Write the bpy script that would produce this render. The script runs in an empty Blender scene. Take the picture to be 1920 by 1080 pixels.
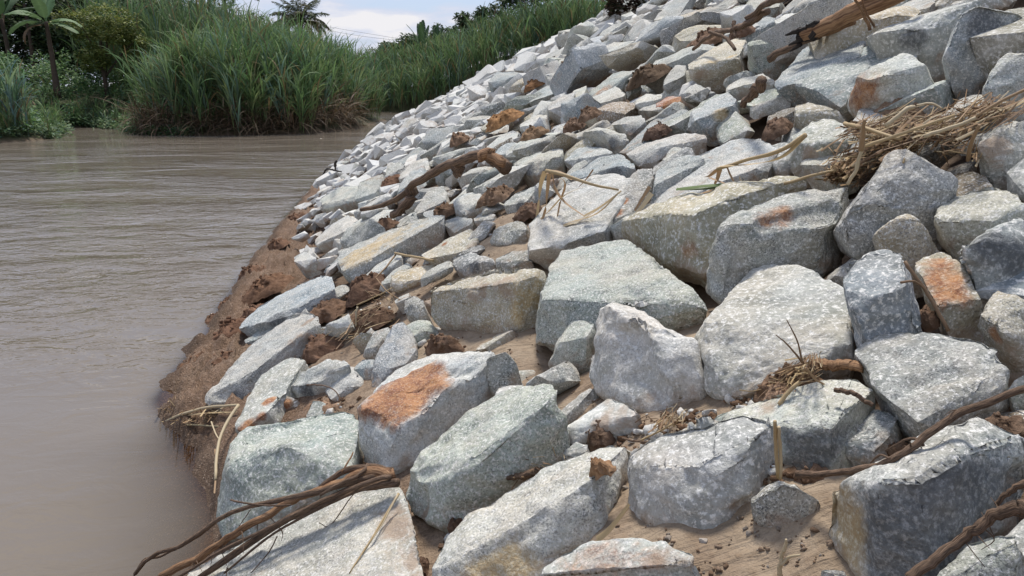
import bpy, bmesh, math, random
import numpy as np
from mathutils import Vector, Matrix

random.seed(7)
rng = np.random.default_rng(7)
scene = bpy.context.scene
COL = scene.collection

# ------------------------------------------------------------------ camera, sky, sun, exposure
FPX, PITCH, CAMH = 1397.0, math.radians(15.2), 1.6
cam_d = bpy.data.cameras.new('camera')
cam_d.sensor_width = 36.0
cam_d.lens = 36.0 * FPX / 1920.0
cam_d.clip_start, cam_d.clip_end = 0.05, 3000
cam = bpy.data.objects.new('camera', cam_d)
cam.location = (0, 0, CAMH)
cam.rotation_euler = (math.radians(90) - PITCH, 0, 0)
COL.objects.link(cam)
scene.camera = cam

SUN_DIR = Vector((0.02, 0.50, 1.0)).normalized()      # towards the sun
sun_elev = math.asin(SUN_DIR.z)
sun_rot = math.atan2(SUN_DIR.x, SUN_DIR.y)
world = bpy.data.worlds.new('World')
scene.world = world
world.use_nodes = True
nt = world.node_tree
nt.nodes.clear()
def N(tree, kind, **kw):
    n = tree.nodes.new(kind)
    for k, v in kw.items():
        if k.startswith('i_'):
            n.inputs[k[2:].replace('_', ' ')].default_value = v
        else:
            setattr(n, k, v)
    return n
sky = N(nt, 'ShaderNodeTexSky', sky_type='NISHITA', sun_disc=False)
sky.sun_elevation, sky.sun_rotation = sun_elev, sun_rot
sky.air_density, sky.dust_density, sky.ozone_density = 1.0, 2.0, 1.0
bg1 = N(nt, 'ShaderNodeBackground'); bg1.inputs['Strength'].default_value = 0.11
nt.links.new(sky.outputs[0], bg1.inputs['Color'])
tc = N(nt, 'ShaderNodeTexCoord')
sep = N(nt, 'ShaderNodeSeparateXYZ'); nt.links.new(tc.outputs['Generated'], sep.inputs[0])
zad = N(nt, 'ShaderNodeMath', operation='ADD'); zad.inputs[1].default_value = 0.16
zmx = N(nt, 'ShaderNodeMath', operation='MAXIMUM'); zmx.inputs[1].default_value = 0.05
nt.links.new(sep.outputs['Z'], zad.inputs[0]); nt.links.new(zad.outputs[0], zmx.inputs[0])
dv = []
for ax in 'XY':
    d = N(nt, 'ShaderNodeMath', operation='DIVIDE')
    nt.links.new(sep.outputs[ax], d.inputs[0]); nt.links.new(zmx.outputs[0], d.inputs[1]); dv.append(d)
cmb = N(nt, 'ShaderNodeCombineXYZ')
nt.links.new(dv[0].outputs[0], cmb.inputs[0]); nt.links.new(dv[1].outputs[0], cmb.inputs[1])
cn = N(nt, 'ShaderNodeTexNoise'); cn.inputs['Scale'].default_value = 1.15; cn.inputs['Detail'].default_value = 7
cn.inputs['Roughness'].default_value = 0.55
cmap = N(nt, 'ShaderNodeMapping'); cmap.inputs['Location'].default_value = (3.1, 1.7, 0.4)
nt.links.new(cmb.outputs[0], cmap.inputs['Vector'])
nt.links.new(cmap.outputs[0], cn.inputs['Vector'])
cr = N(nt, 'ShaderNodeMapRange'); cr.inputs['From Min'].default_value = 0.44; cr.inputs['From Max'].default_value = 0.56
cr.inputs['To Min'].default_value = 0.62; cr.inputs['To Max'].default_value = 1.0; cr.interpolation_type = 'SMOOTHSTEP'
nt.links.new(cn.outputs['Fac'], cr.inputs['Value'])
bg2 = N(nt, 'ShaderNodeBackground')
ccol = N(nt, 'ShaderNodeMix', data_type='RGBA')
ccol.inputs[6].default_value = (0.42, 0.53, 0.80, 1); ccol.inputs[7].default_value = (0.87, 0.86, 0.885, 1)
cr2 = N(nt, 'ShaderNodeMapRange'); cr2.inputs['From Min'].default_value = 0.45; cr2.inputs['From Max'].default_value = 0.60
nt.links.new(cn.outputs['Fac'], cr2.inputs['Value']); nt.links.new(cr2.outputs[0], ccol.inputs[0])
nt.links.new(ccol.outputs[2], bg2.inputs['Color']); bg2.inputs['Strength'].default_value = 0.66
mixs = N(nt, 'ShaderNodeMixShader')
nt.links.new(cr.outputs[0], mixs.inputs[0]); nt.links.new(bg1.outputs[0], mixs.inputs[1]); nt.links.new(bg2.outputs[0], mixs.inputs[2])
wo = N(nt, 'ShaderNodeOutputWorld'); nt.links.new(mixs.outputs[0], wo.inputs['Surface'])

sun_d = bpy.data.lights.new('sun', 'SUN')
sun_d.energy = 2.9; sun_d.angle = math.radians(11); sun_d.color = (1.0, 0.94, 0.85)
sun_o = bpy.data.objects.new('sun', sun_d)
sun_o.rotation_euler = SUN_DIR.to_track_quat('Z', 'Y').to_euler()
sun_o.location = (0, 0, 30)
COL.objects.link(sun_o)
vs = scene.view_settings
scene.display_settings.display_device = 'sRGB'
vs.view_transform = 'Standard'; vs.look = 'None'; vs.exposure = 0.62; vs.gamma = 1.0; vs.use_curve_mapping = False
scene.render.engine = 'CYCLES'
scene.cycles.max_bounces = 6

# ------------------------------------------------------------------ numeric helpers
def _h(ix, iy, iz, s):
    h = (ix.astype(np.int64) * 374761393 + iy.astype(np.int64) * 668265263 + iz.astype(np.int64) * 2147483647 + s * 1274126177) & 0xffffffff
    h = ((h ^ (h >> 13)) * 1274126177) & 0xffffffff
    h = ((h ^ (h >> 16)) * 2246822519) & 0xffffffff
    return ((h ^ (h >> 15)) & 0xffff) / 65535.0
def vnoise(P, s=0):
    """value noise in -1..1"""
    P = np.asarray(P, float)
    I = np.floor(P); F = P - I; F = F * F * (3 - 2 * F); I = I.astype(np.int64)
    x, y, z = I[:, 0], I[:, 1], I[:, 2]; fx, fy, fz = F[:, 0], F[:, 1], F[:, 2]
    def L(dy, dz):
        a = _h(x, y + dy, z + dz, s); b = _h(x + 1, y + dy, z + dz, s)
        return a + (b - a) * fx
    c0 = L(0, 0); c0 = c0 + (L(1, 0) - c0) * fy
    c1 = L(0, 1); c1 = c1 + (L(1, 1) - c1) * fy
    return (c0 + (c1 - c0) * fz) * 2 - 1
def fbm(P, oct=4, s=0, gain=0.5, lac=2.03):
    out = 0; a = 1.0; P = np.asarray(P, float)
    for i in range(oct):
        out = out + a * vnoise(P, s + i * 17); P = P * lac + 11.3; a *= gain
    return out
def sstep(a, b, x):
    t = np.clip((np.asarray(x, float) - a) / (b - a), 0, 1)
    return t * t * (3 - 2 * t)

SL = 0.485
_yy = np.linspace(-8, 80, 1761)
def _sm(ys, xs, w):
    a = np.interp(_yy, ys, xs)
    k = np.ones(w) / w
    ap = np.pad(a, w, mode='edge')
    return np.convolve(ap, k, 'same')[w:-w]
_xs = _sm([-8, 0, 2.43, 3.6, 4.8, 5.89, 7.3, 8.8, 10.5, 16.8, 26.3, 44, 80], [-.2, -.95, -1.3, -1.72, -2.05, -2.27, -2.52, -2.75, -3.0, -3.8, -4.5, -5.5, -7.5], 21)
_xw = _sm([-8, 0, 2.43, 3.05, 3.64, 4.09, 4.79, 5.89, 7.3, 8.8, 10.5, 16.8, 26.3, 44, 80], [.3, -.5, -1.09, -1.47, -1.89, -1.97, -2.06, -2.27, -2.52, -2.75, -3.0, -3.8, -4.5, -5.5, -7.5], 7)
def Xs(y): return np.interp(y, _yy, _xs)
def Xw(y): return np.interp(y, _yy, _xw)
CREST = 4.7
def B(x, y):
    """bank plane"""
    return np.minimum(SL * (x - Xs(y)), CREST + 0.02 * (x - Xs(y) - CREST / SL))
COSA = 1 / math.sqrt(1 + SL * SL)
NRM = Vector((-SL, 0, 1)).normalized()

sp, cp = math.sin(PITCH), math.cos(PITCH)
def ray(u, v):
    x = (u - 960) / FPX; yd = (v - 540) / FPX
    return np.array((x, cp - yd * sp, -sp - yd * cp))
_ts = np.geomspace(0.4, 90, 700)
def Pt(u, v, h=0.0):
    """ray length at which the ray through (u,v) is h above the bank plane"""
    d = ray(u, v)
    f = CAMH + d[2] * _ts - B(d[0] * _ts, d[1] * _ts) - h / COSA
    idx = np.where((f[:-1] > 0) & (f[1:] <= 0))[0]
    if len(idx) == 0:
        return _ts[np.argmin(np.abs(f))]
    i = idx[0]
    return _ts[i] + (_ts[i + 1] - _ts[i]) * f[i] / (f[i] - f[i + 1])
CAMP = np.array((0, 0, CAMH))
def P3(u, v, h=0.0): return CAMP + ray(u, v) * Pt(u, v, h)
def W3(u, v, Y):
    d = ray(u, v); return CAMP + d * (Y / d[1])
def proj(p):
    p = np.asarray(p, float) - CAMP
    x = p[..., 0]; zf = p[..., 1] * cp - p[..., 2] * sp; yd = -p[..., 1] * sp - p[..., 2] * cp
    return np.stack((960 + FPX * x / zf, 540 + FPX * yd / zf, zf), -1)

# ------------------------------------------------------------------ mesh helpers
def mesh_np(name, V, F, loops=None, smooth=True):
    """V (n,3), F (m,k) array"""
    me = bpy.data.meshes.new(name)
    V = np.ascontiguousarray(V, np.float32); F = np.ascontiguousarray(F, np.int32)
    k = F.shape[1]
    me.vertices.add(len(V)); me.vertices.foreach_set('co', V.ravel())
    me.loops.add(F.size); me.loops.foreach_set('vertex_index', F.ravel())
    me.polygons.add(len(F))
    me.polygons.foreach_set('loop_start', np.arange(0, F.size, k, dtype=np.int32))
    me.polygons.foreach_set('loop_total', np.full(len(F), k, np.int32))
    me.polygons.foreach_set('use_smooth', np.full(len(F), smooth, bool))
    me.update(calc_edges=True)
    return me
def set_attr(me, name, arr):
    arr = np.asarray(arr, np.float32)
    if arr.shape[1] == 3: arr = np.hstack((arr, np.ones((len(arr), 1), np.float32)))
    a = me.attributes.new(name, 'FLOAT_COLOR', 'POINT'); a.data.foreach_set('color', np.ascontiguousarray(arr).ravel())
def obj(name, me, mat, parent=None, loc=None):
    if mat is not None:
        me.materials.clear(); me.materials.append(mat)
    o = bpy.data.objects.new(name, me); COL.objects.link(o)
    if loc is not None: o.location = loc
    if parent is not None: o.parent = parent
    return o
def tag(o, label=None, cat=None, group=None, kind=None):
    if label: o['label'] = label
    if cat: o['category'] = cat
    if group: o['group'] = group
    if kind: o['kind'] = kind
    return o
def empty(name, loc):
    o = bpy.data.objects.new(name, None); COL.objects.link(o); o.location = loc; o.empty_display_size = 0.1
    return o

def tube(pts, rads, sides=7, rough=0.0, seed=0, cap=True, streak=2.2):
    """tapered bent tube through pts -> V, F(quads)"""
    pts = np.asarray(pts, float); rads = np.asarray(rads, float)
    n = len(pts)
    T = np.gradient(pts, axis=0); T /= np.linalg.norm(T, axis=1)[:, None] + 1e-9
    up = np.array((0.13, 0.2, 1.0)); A = np.cross(T, up); A /= np.linalg.norm(A, axis=1)[:, None] + 1e-9
    Bn = np.cross(T, A)
    th = np.linspace(0, 2 * np.pi, sides, endpoint=False)
    V = pts[:, None, :] + rads[:, None, None] * (np.cos(th)[None, :, None] * A[:, None, :] + np.sin(th)[None, :, None] * Bn[:, None, :])
    if rough:
        ring = V.reshape(-1, 3)
        sl = np.r_[0, np.cumsum(np.linalg.norm(np.diff(pts, axis=0), axis=1))] / max(rads.max(), 1e-5)
        cs = np.stack((np.tile(np.cos(th), n) * streak, np.tile(np.sin(th), n) * streak, np.repeat(sl, sides) * 0.09 + seed), -1)
        nn = fbm(cs, 3, seed)
        cen = np.repeat(pts, sides, 0)
        V = (cen + (ring - cen) * (1 + rough * nn[:, None])).reshape(n, sides, 3)
    V = V.reshape(-1, 3)
    F = []
    for i in range(n - 1):
        for j in range(sides):
            a = i * sides + j; b = i * sides + (j + 1) % sides
            F.append((a, b, b + sides, a + sides))
    F = np.array(F, int)
    if cap:
        base = len(V)
        V = np.vstack((V, pts[:1], pts[-1:]))
        C = [(base, (j + 1) % sides, j, base) for j in range(sides)]
        e = (n - 1) * sides
        C += [(base + 1, e + j, e + (j + 1) % sides, base + 1) for j in range(sides)]
        return V, F, np.array([(c[0], c[1], c[2]) for c in C])
    return V, F, np.zeros((0, 3), int)
def spline(pts, n):
    pts = np.asarray(pts, float)
    if len(pts) < 3:
        t = np.linspace(0, 1, n)[:, None]; return pts[0] * (1 - t) + pts[-1] * t
    P = np.vstack((2 * pts[0] - pts[1], pts, 2 * pts[-1] - pts[-2])); m = len(pts) - 1
    out = []
    for k in np.linspace(0, m - 1e-6, n):
        i = int(k); t = k - i; a, b, c, d = P[i], P[i + 1], P[i + 2], P[i + 3]
        out.append(0.5 * (2 * b + (c - a) * t + (2 * a - 5 * b + 4 * c - d) * t * t + (3 * b - a - 3 * c + d) * t ** 3))
    return np.array(out)
def joinVF(parts):
    Vs, Fs, o = [], [], 0
    for V, F in parts:
        Vs.append(V); Fs.append(F + o); o += len(V)
    return np.vstack(Vs), np.vstack(Fs)
def quads_tris(F, T):
    """quads + tris as triangles"""
    a = np.vstack((F[:, [0, 1, 2]], F[:, [0, 2, 3]]))
    return np.vstack((a, T)) if len(T) else a

# ------------------------------------------------------------------ materials
def new_mat(name):
    m = bpy.data.materials.new(name); m.use_nodes = True
    t = m.node_tree; t.nodes.clear()
    out = N(t, 'ShaderNodeOutputMaterial'); p = N(t, 'ShaderNodeBsdfPrincipled')
    t.links.new(p.outputs[0], out.inputs['Surface'])
    p.inputs['Specular IOR Level'].default_value = 0.25
    return m, t, p, out
def mixc(t, fac, a, b, blend='MIX'):
    m = N(t, 'ShaderNodeMix', data_type='RGBA', blend_type=blend)
    for k, val in ((0, fac), (6, a), (7, b)):
        if isinstance(val, (int, float)): m.inputs[k].default_value = val
        elif isinstance(val, tuple): m.inputs[k].default_value = val if len(val) == 4 else (*val, 1)
        else: t.links.new(val, m.inputs[k])
    return m.outputs[2]
def mathn(t, op, a, b=None, c=None):
    m = N(t, 'ShaderNodeMath', operation=op)
    for k, val in enumerate((a, b, c)):
        if val is None: continue
        if isinstance(val, (int, float)): m.inputs[k].default_value = val
        else: t.links.new(val, m.inputs[k])
    return m.outputs[0]
def noise(t, vec, scale, detail=3, rough=0.55, dist=0.0):
    n = N(t, 'ShaderNodeTexNoise'); n.inputs['Scale'].default_value = scale; n.inputs['Detail'].default_value = detail
    n.inputs['Roughness'].default_value = rough; n.inputs['Distortion'].default_value = dist
    t.links.new(vec, n.inputs['Vector']); return n.outputs['Fac']
def mrange(t, v, a, b, c=0.0, d=1.0, smooth=True):
    n = N(t, 'ShaderNodeMapRange'); n.interpolation_type = 'SMOOTHSTEP' if smooth else 'LINEAR'
    for k, val in (('From Min', a), ('From Max', b), ('To Min', c), ('To Max', d)): n.inputs[k].default_value = val
    t.links.new(v, n.inputs['Value']); return n.outputs[0]
def attr(t, name):
    a = N(t, 'ShaderNodeAttribute', attribute_name=name); return a
def objvec(t):
    tcn = N(t, 'ShaderNodeTexCoord'); oi = N(t, 'ShaderNodeObjectInfo')
    v = N(t, 'ShaderNodeVectorMath', operation='ADD')
    s = mathn(t, 'MULTIPLY', oi.outputs['Random'], 37.0)
    sc = N(t, 'ShaderNodeVectorMath', operation='SCALE'); t.links.new(tcn.outputs['Object'], sc.inputs[0]); t.links.new(mathn(t, 'MULTIPLY_ADD', oi.outputs['Random'], 0.75, 0.68), sc.inputs['Scale'])
    t.links.new(sc.outputs[0], v.inputs[0]); t.links.new(s, v.inputs[1])
    return v.outputs[0]
def bump(t, p, h, strength, dist):
    b = N(t, 'ShaderNodeBump'); b.inputs['Strength'].default_value = strength; b.inputs['Distance'].default_value = dist
    t.links.new(h, b.inputs['Height']); t.links.new(b.outputs[0], p.inputs['Normal'])

def rock_material():
    m, t, p, out = new_mat('granite')
    vec = objvec(t)
    tint = attr(t, 'tint').outputs['Color']
    aux = attr(t, 'aux'); sx = N(t, 'ShaderNodeSeparateColor'); t.links.new(aux.outputs['Color'], sx.inputs[0])
    rust, ochre, mud = sx.outputs[0], sx.outputs[1], sx.outputs[2]; dark = aux.outputs['Alpha']
    big = noise(t, vec, 5.5, 4, 0.6, 0.6)
    med = noise(t, vec, 15, 6, 0.7, 0.5)
    spk = noise(t, vec, 175, 5, 0.72)
    spk2 = noise(t, vec, 100, 6, 0.72)
    c = mixc(t, mrange(t, big, 0.3, 0.7), tint, mixc(t, 1.0, tint, (0.76, 0.775, 0.775), 'MULTIPLY'))
    big2 = noise(t, vec, 3.3, 4, 0.6, 0.8)
    c = mixc(t, mrange(t, big2, 0.36, 0.66), mixc(t, 1.0, c, (0.92, 0.97, 0.965), 'MULTIPLY'), mixc(t, 1.0, c, (1.03, 1.0, 0.92), 'MULTIPLY'))
    oi2 = N(t, 'ShaderNodeObjectInfo')
    mot = noise(t, vec, 7.5, 6, 0.68, 1.2)
    c = mixc(t, mrange(t, mot, 0.50, 0.72, 0, 0.62), c, mixc(t, 1.0, c, (0.50, 0.53, 0.54), 'MULTIPLY'))
    c = mixc(t, mrange(t, mot, 0.46, 0.30, 0, 0.45), c, (0.60, 0.585, 0.55))
    c = mixc(t, mrange(t, med, 0.42, 0.70, 0, 0.8), c, mixc(t, 1.0, c, (0.66, 0.66, 0.62), 'MULTIPLY'))
    c = mixc(t, mrange(t, spk2, 0.50, 0.62, 0, 0.9), c, (0.74, 0.73, 0.695))
    thr = mathn(t, 'ADD', mathn(t, 'MULTIPLY', mathn(t, 'SUBTRACT', med, 0.5), 0.35), spk)
    c = mixc(t, mathn(t, 'MULTIPLY', mrange(t, thr, 0.39, 0.485, 0.95, 0.0), mathn(t, 'MULTIPLY', mrange(t, big, 0.3, 0.65, 0.6, 1.0), mathn(t, 'MULTIPLY_ADD', oi2.outputs['Random'], 0.85, 0.30))), c, (0.085, 0.088, 0.09))
    geo = N(t, 'ShaderNodeNewGeometry')
    chip = mathn(t, 'ADD', geo.outputs['Pointiness'], mathn(t, 'MULTIPLY', mathn(t, 'SUBTRACT', spk2, 0.5), 0.08))
    c = mixc(t, mrange(t, chip, 0.525, 0.60, 0, 0.6), c, (0.70, 0.69, 0.66))
    dustn = mathn(t, 'MULTIPLY', mrange(t, noise(t, vec, 4.6, 6, 0.66, 0.8), 0.44, 0.70, 0, 0.42), mathn(t, 'POWER', oi2.outputs['Random'], 0.8))
    c = mixc(t, dustn, c, (0.53, 0.475, 0.405))
    # darker, biotite rich stone; also shade painted on some fronts and undersides
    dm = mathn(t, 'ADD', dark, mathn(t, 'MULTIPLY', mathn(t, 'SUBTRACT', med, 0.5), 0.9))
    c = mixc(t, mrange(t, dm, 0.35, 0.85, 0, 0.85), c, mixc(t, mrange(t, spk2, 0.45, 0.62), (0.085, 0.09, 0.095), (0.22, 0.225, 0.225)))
    # ochre and rust stains
    om = mathn(t, 'ADD', ochre, mathn(t, 'MULTIPLY', mathn(t, 'SUBTRACT', noise(t, vec, 13, 6, 0.68, 0.6), 0.5), 2.2))
    c = mixc(t, mrange(t, om, 0.3, 1.1, 0, 0.7), c, mixc(t, mrange(t, spk2, 0.4, 0.65), (0.42, 0.27, 0.10), (0.55, 0.46, 0.28)))
    rm = mathn(t, 'ADD', rust, mathn(t, 'MULTIPLY', mathn(t, 'SUBTRACT', noise(t, vec, 16, 7, 0.7, 0.5), 0.5), 1.5))
    rcol = mixc(t, mrange(t, mathn(t, 'ADD', mathn(t, 'MULTIPLY', spk2, 0.5), mathn(t, 'MULTIPLY', med, 0.5)), 0.40, 0.58), (0.19, 0.068, 0.032), (0.41, 0.20, 0.085))
    rcol = mixc(t, mrange(t, spk, 0.54, 0.66, 0, 0.75), rcol, (0.55, 0.43, 0.33))
    c = mixc(t, mrange(t, rm, 0.22, 0.92, 0, 0.93), c, rcol)
    mm = mathn(t, 'ADD', mud, mathn(t, 'MULTIPLY', mathn(t, 'SUBTRACT', noise(t, vec, 11, 7, 0.68, 0.6), 0.5), 2.4))
    c = mixc(t, mrange(t, mm, 0.35, 0.95, 0, 0.8), c, mixc(t, med, (0.27, 0.195, 0.14), (0.38, 0.29, 0.215)))
    t.links.new(c, p.inputs['Base Color'])
    p.inputs['Roughness'].default_value = 0.88
    h = mathn(t, 'ADD', mathn(t, 'MULTIPLY', noise(t, vec, 40, 5, 0.65), 1.0), mathn(t, 'MULTIPLY', spk, 0.25))
    bump(t, p, h, 0.9, 0.010)
    return m
ROCK = rock_material()

def ground_material():
    m, t, p, out = new_mat('river_sand')
    tcn = N(t, 'ShaderNodeTexCoord'); vec = tcn.outputs['Object']
    tint = attr(t, 'tint').outputs['Color']
    ax = attr(t, 'aux'); sx = N(t, 'ShaderNodeSeparateColor'); t.links.new(ax.outputs['Color'], sx.inputs[0])
    grit = sx.outputs[0]
    a = noise(t, vec, 6, 5, 0.6, 0.5); b = noise(t, vec, 110, 3, 0.7); cc = noise(t, vec, 30, 4, 0.6)
    c = mixc(t, mrange(t, a, 0.35, 0.65), tint, mixc(t, 1.0, tint, (0.76, 0.73, 0.70), 'MULTIPLY'))
    c = mixc(t, mrange(t, cc, 0.52, 0.72, 0, 0.6), c, mixc(t, 1.0, c, (0.6, 0.55, 0.5), 'MULTIPLY'))
    a2 = noise(t, vec, 1.7, 6, 0.65, 1.0)
    c = mixc(t, mathn(t, 'MULTIPLY', sx.outputs[1], mrange(t, a2, 0.48, 0.62, 0, 0.55)), c, (0.21, 0.145, 0.098))
    gm = mathn(t, 'MULTIPLY', mrange(t, b, 0.36, 0.5, 0.8, 0.0), grit)
    c = mixc(t, gm, c, (0.07, 0.045, 0.03))
    gm2 = mathn(t, 'MULTIPLY', mrange(t, b, 0.58, 0.68, 0.0, 0.8), grit)
    c = mixc(t, gm2, c, (0.42, 0.33, 0.26))
    t.links.new(c, p.inputs['Base Color']); p.inputs['Roughness'].default_value = 0.8
    wv = N(t, 'ShaderNodeMapping'); wv.inputs['Scale'].default_value = (3.0, 14.0, 3.0); t.links.new(vec, wv.inputs['Vector'])
    h = mathn(t, 'ADD', mathn(t, 'MULTIPLY', cc, 0.7), mathn(t, 'MULTIPLY', mathn(t, 'MULTIPLY', b, grit), 0.9))
    h = mathn(t, 'ADD', h, mathn(t, 'MULTIPLY', noise(t, wv.outputs[0], 2.2, 5, 0.65, 1.6), 0.75))
    bump(t, p, h, 1.0, 0.018)
    return m
SAND = ground_material()

def dirt_material():
    m, t, p, out = new_mat('brown_earth')
    vec = objvec(t)
    a = noise(t, vec, 25, 5, 0.65); b = noise(t, vec, 120, 3, 0.7)
    tint = attr(t, 'tint').outputs['Color']
    c = mixc(t, mrange(t, a, 0.35, 0.7), mixc(t, 1.0, tint, (0.55, 0.5, 0.45), 'MULTIPLY'), tint)
    c = mixc(t, mrange(t, b, 0.6, 0.75, 0, 0.5), c, (0.36, 0.26, 0.18))
    t.links.new(c, p.inputs['Base Color']); p.inputs['Roughness'].default_value = 0.95
    bump(t, p, mathn(t, 'ADD', a, mathn(t, 'MULTIPLY', b, 0.5)), 0.8, 0.01)
    return m
DIRT = dirt_material()

def plant_material(name, transl=0.35, rough=0.5):
    m, t, p, out = new_mat(name)
    tint = attr(t, 'tint').outputs['Color']
    t.links.new(tint, p.inputs['Base Color']); p.inputs['Roughness'].default_value = rough
    tr = N(t, 'ShaderNodeBsdfTranslucent'); t.links.new(tint, tr.inputs['Color'])
    mx = N(t, 'ShaderNodeMixShader'); mx.inputs[0].default_value = transl
    t.links.new(p.outputs[0], mx.inputs[1]); t.links.new(tr.outputs[0], mx.inputs[2]); t.links.new(mx.outputs[0], out.inputs['Surface'])
    return m
LEAF = plant_material('leaf_green', 0.3, 0.6)
STRAW = plant_material('dry_straw', 0.15, 0.6)
def wood_material(name, c1, c2, scale=30):
    m, t, p, out = new_mat(name)
    vec = objvec(t)
    gr = attr(t, 'grain').outputs['Vector']
    a = noise(t, gr, scale / 14.0, 5, 0.65, 0.3); b = noise(t, vec, 6, 3)
    c = mixc(t, mrange(t, a, 0.35, 0.65), c1, c2)
    c = mixc(t, mrange(t, b, 0.4, 0.7, 0, 0.5), c, mixc(t, 1.0, c, (0.6, 0.55, 0.5), 'MULTIPLY'))
    t.links.new(c, p.inputs['Base Color']); p.inputs['Roughness'].default_value = 0.8
    bump(t, p, a, 0.7, 0.006)
    return m
BARK = wood_material('brown_root_bark', (0.06, 0.04, 0.028), (0.25, 0.165, 0.11), 45)
WOOD = wood_material('split_wood', (0.13, 0.065, 0.035), (0.40, 0.24, 0.13), 40)
CHAR = wood_material('charred_wood', (0.012, 0.011, 0.010), (0.05, 0.04, 0.035), 40)
TRUNK = wood_material('plant_stem', (0.05, 0.035, 0.025), (0.16, 0.11, 0.08), 9)
METAL = wood_material('dark_pole', (0.03, 0.03, 0.03), (0.06, 0.06, 0.06), 3)

# ================================================================== THE LARGE STRUCTURE
# ------------------------------------------------------------------ embankment ground
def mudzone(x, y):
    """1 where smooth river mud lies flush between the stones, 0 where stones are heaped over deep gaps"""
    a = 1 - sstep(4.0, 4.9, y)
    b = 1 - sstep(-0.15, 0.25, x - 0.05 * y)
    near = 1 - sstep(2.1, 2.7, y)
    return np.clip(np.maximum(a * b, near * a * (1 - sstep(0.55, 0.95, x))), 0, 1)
def ground_z(x, y):
    x = np.asarray(x, float); y = np.asarray(y, float)
    z = B(x, y)
    t = x - Xw(y)
    z = z + SL * (Xs(y) - Xw(y)) * np.exp(-np.clip(t, 0, None) / 0.35)
    mz = mudzone(x, y)
    edge = sstep(0.05, 0.6, t)
    z = z - 0.05 * sstep(0.3, 0.5, t) * (1 - sstep(1.3, 1.7, t)) * sstep(2.9, 3.4, y) * (1 - sstep(6, 7, y))
    z = z - (1 - mz) * 0.19 * edge * sstep(0.0, 1.0, y)
    P = np.stack((x, y, np.zeros_like(x)), -1).reshape(-1, 3)
    n = (fbm(P * 2.2, 3, 5) * 0.035 + fbm(P * 9, 3, 9) * 0.010).reshape(x.shape)
    wet = 1 - sstep(0.1, 0.55, t)
    g = (fbm(P * 26, 3, 21)).reshape(x.shape)
    wet2 = 1 - sstep(0.5, 0.95, t)
    g2 = (fbm(P * 12, 5, 27, 0.68)).reshape(x.shape)
    n = n * sstep(-0.25, 0.35, t) + (g * 0.006 + np.abs(g2) * 0.05 * sstep(2.9, 3.6, y)) * wet2 * sstep(-0.06, 0.10, t)
    sl = (fbm(P * np.array((5.5, 4.0, 1)) + 3.3, 3, 41)).reshape(x.shape)
    z = z + 0.032 * sl * sstep(-0.35, -0.05, t) * (1 - sstep(0.25, 0.7, t)) * sstep(2.2, 3.2, y)
    return z + n
ny, nx = 460, 330
Yl = np.concatenate((np.linspace(-6, 0.5, 14)[:-1], np.geomspace(0.5, 49, ny)))
tl = np.concatenate((np.linspace(-4, -0.6, 12)[:-1], np.linspace(-0.6, 2.6, 210)[:-1], np.geomspace(2.6, 16, nx - 210)))
YY, TT = np.meshgrid(Yl, tl, indexing='ij')
XX = Xw(YY) + TT
ZZ = ground_z(XX, YY)
V = np.stack((XX, YY, ZZ), -1).reshape(-1, 3)
i0 = np.arange(len(Yl) - 1)[:, None] * len(tl) + np.arange(len(tl) - 1)[None, :]
F = np.stack((i0, i0 + 1, i0 + 1 + len(tl), i0 + len(tl)), -1).reshape(-1, 4)
me = mesh_np('embankment', V, F)
tt = TT.ravel(); yy = V[:, 1]
low = fbm(V * np.array((1.5, 1.5, 0)) , 3, 33)
wet = 1 - sstep(0.35, 1.0, tt + low * 0.2)
mz = mudzone(V[:, 0], yy)
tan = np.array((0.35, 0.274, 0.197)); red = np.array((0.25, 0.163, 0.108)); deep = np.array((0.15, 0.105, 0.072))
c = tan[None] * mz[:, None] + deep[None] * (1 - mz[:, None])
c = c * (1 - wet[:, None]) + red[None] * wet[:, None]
film = 1 - sstep(0.02, 0.16, tt + low * 0.05)
c = c * (1 - 0.5 * film[:, None])
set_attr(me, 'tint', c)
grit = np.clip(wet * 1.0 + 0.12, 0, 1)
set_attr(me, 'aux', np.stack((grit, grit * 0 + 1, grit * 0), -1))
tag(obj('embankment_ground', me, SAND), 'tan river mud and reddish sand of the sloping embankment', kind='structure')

# ------------------------------------------------------------------ left bank, land beyond
LB = np.array([(-60, 19.0), (-19, 21.5), (-14.9, 22), (-14.4, 23.4), (-15.8, 26.5), (-17.4, 28.9), (-16.6, 30.6), (-14.2, 28.2), (-12.6, 26.2), (-11.8, 25.6), (-9.5, 25.5), (-7.4, 26.2), (-6.2, 28.2), (-5.9, 30.5), (-6.0, 36), (-8.5, 40), (-13, 43), (-22, 45), (-60, 46)], float)
poly = np.vstack((LB, [(-120, 46), (-120, 19.0)]))
def inside(P, poly):
    x, y = P[:, 0], P[:, 1]; r = np.zeros(len(P), bool); n = len(poly); j = n - 1
    for i in range(n):
        xi, yi = poly[i]; xj, yj = poly[j]
        c = ((yi > y) != (yj > y)) & (x < (xj - xi) * (y - yi) / (yj - yi + 1e-12) + xi)
        r ^= c; j = i
    return r
def dist_line(P, L):
    d = np.full(len(P), 1e9)
    for a, b in zip(L[:-1], L[1:]):
        ab = b - a; t = np.clip(((P - a) @ ab) / (ab @ ab), 0, 1)
        d = np.minimum(d, np.linalg.norm(P - a - t[:, None] * ab, axis=1))
    return d
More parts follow.
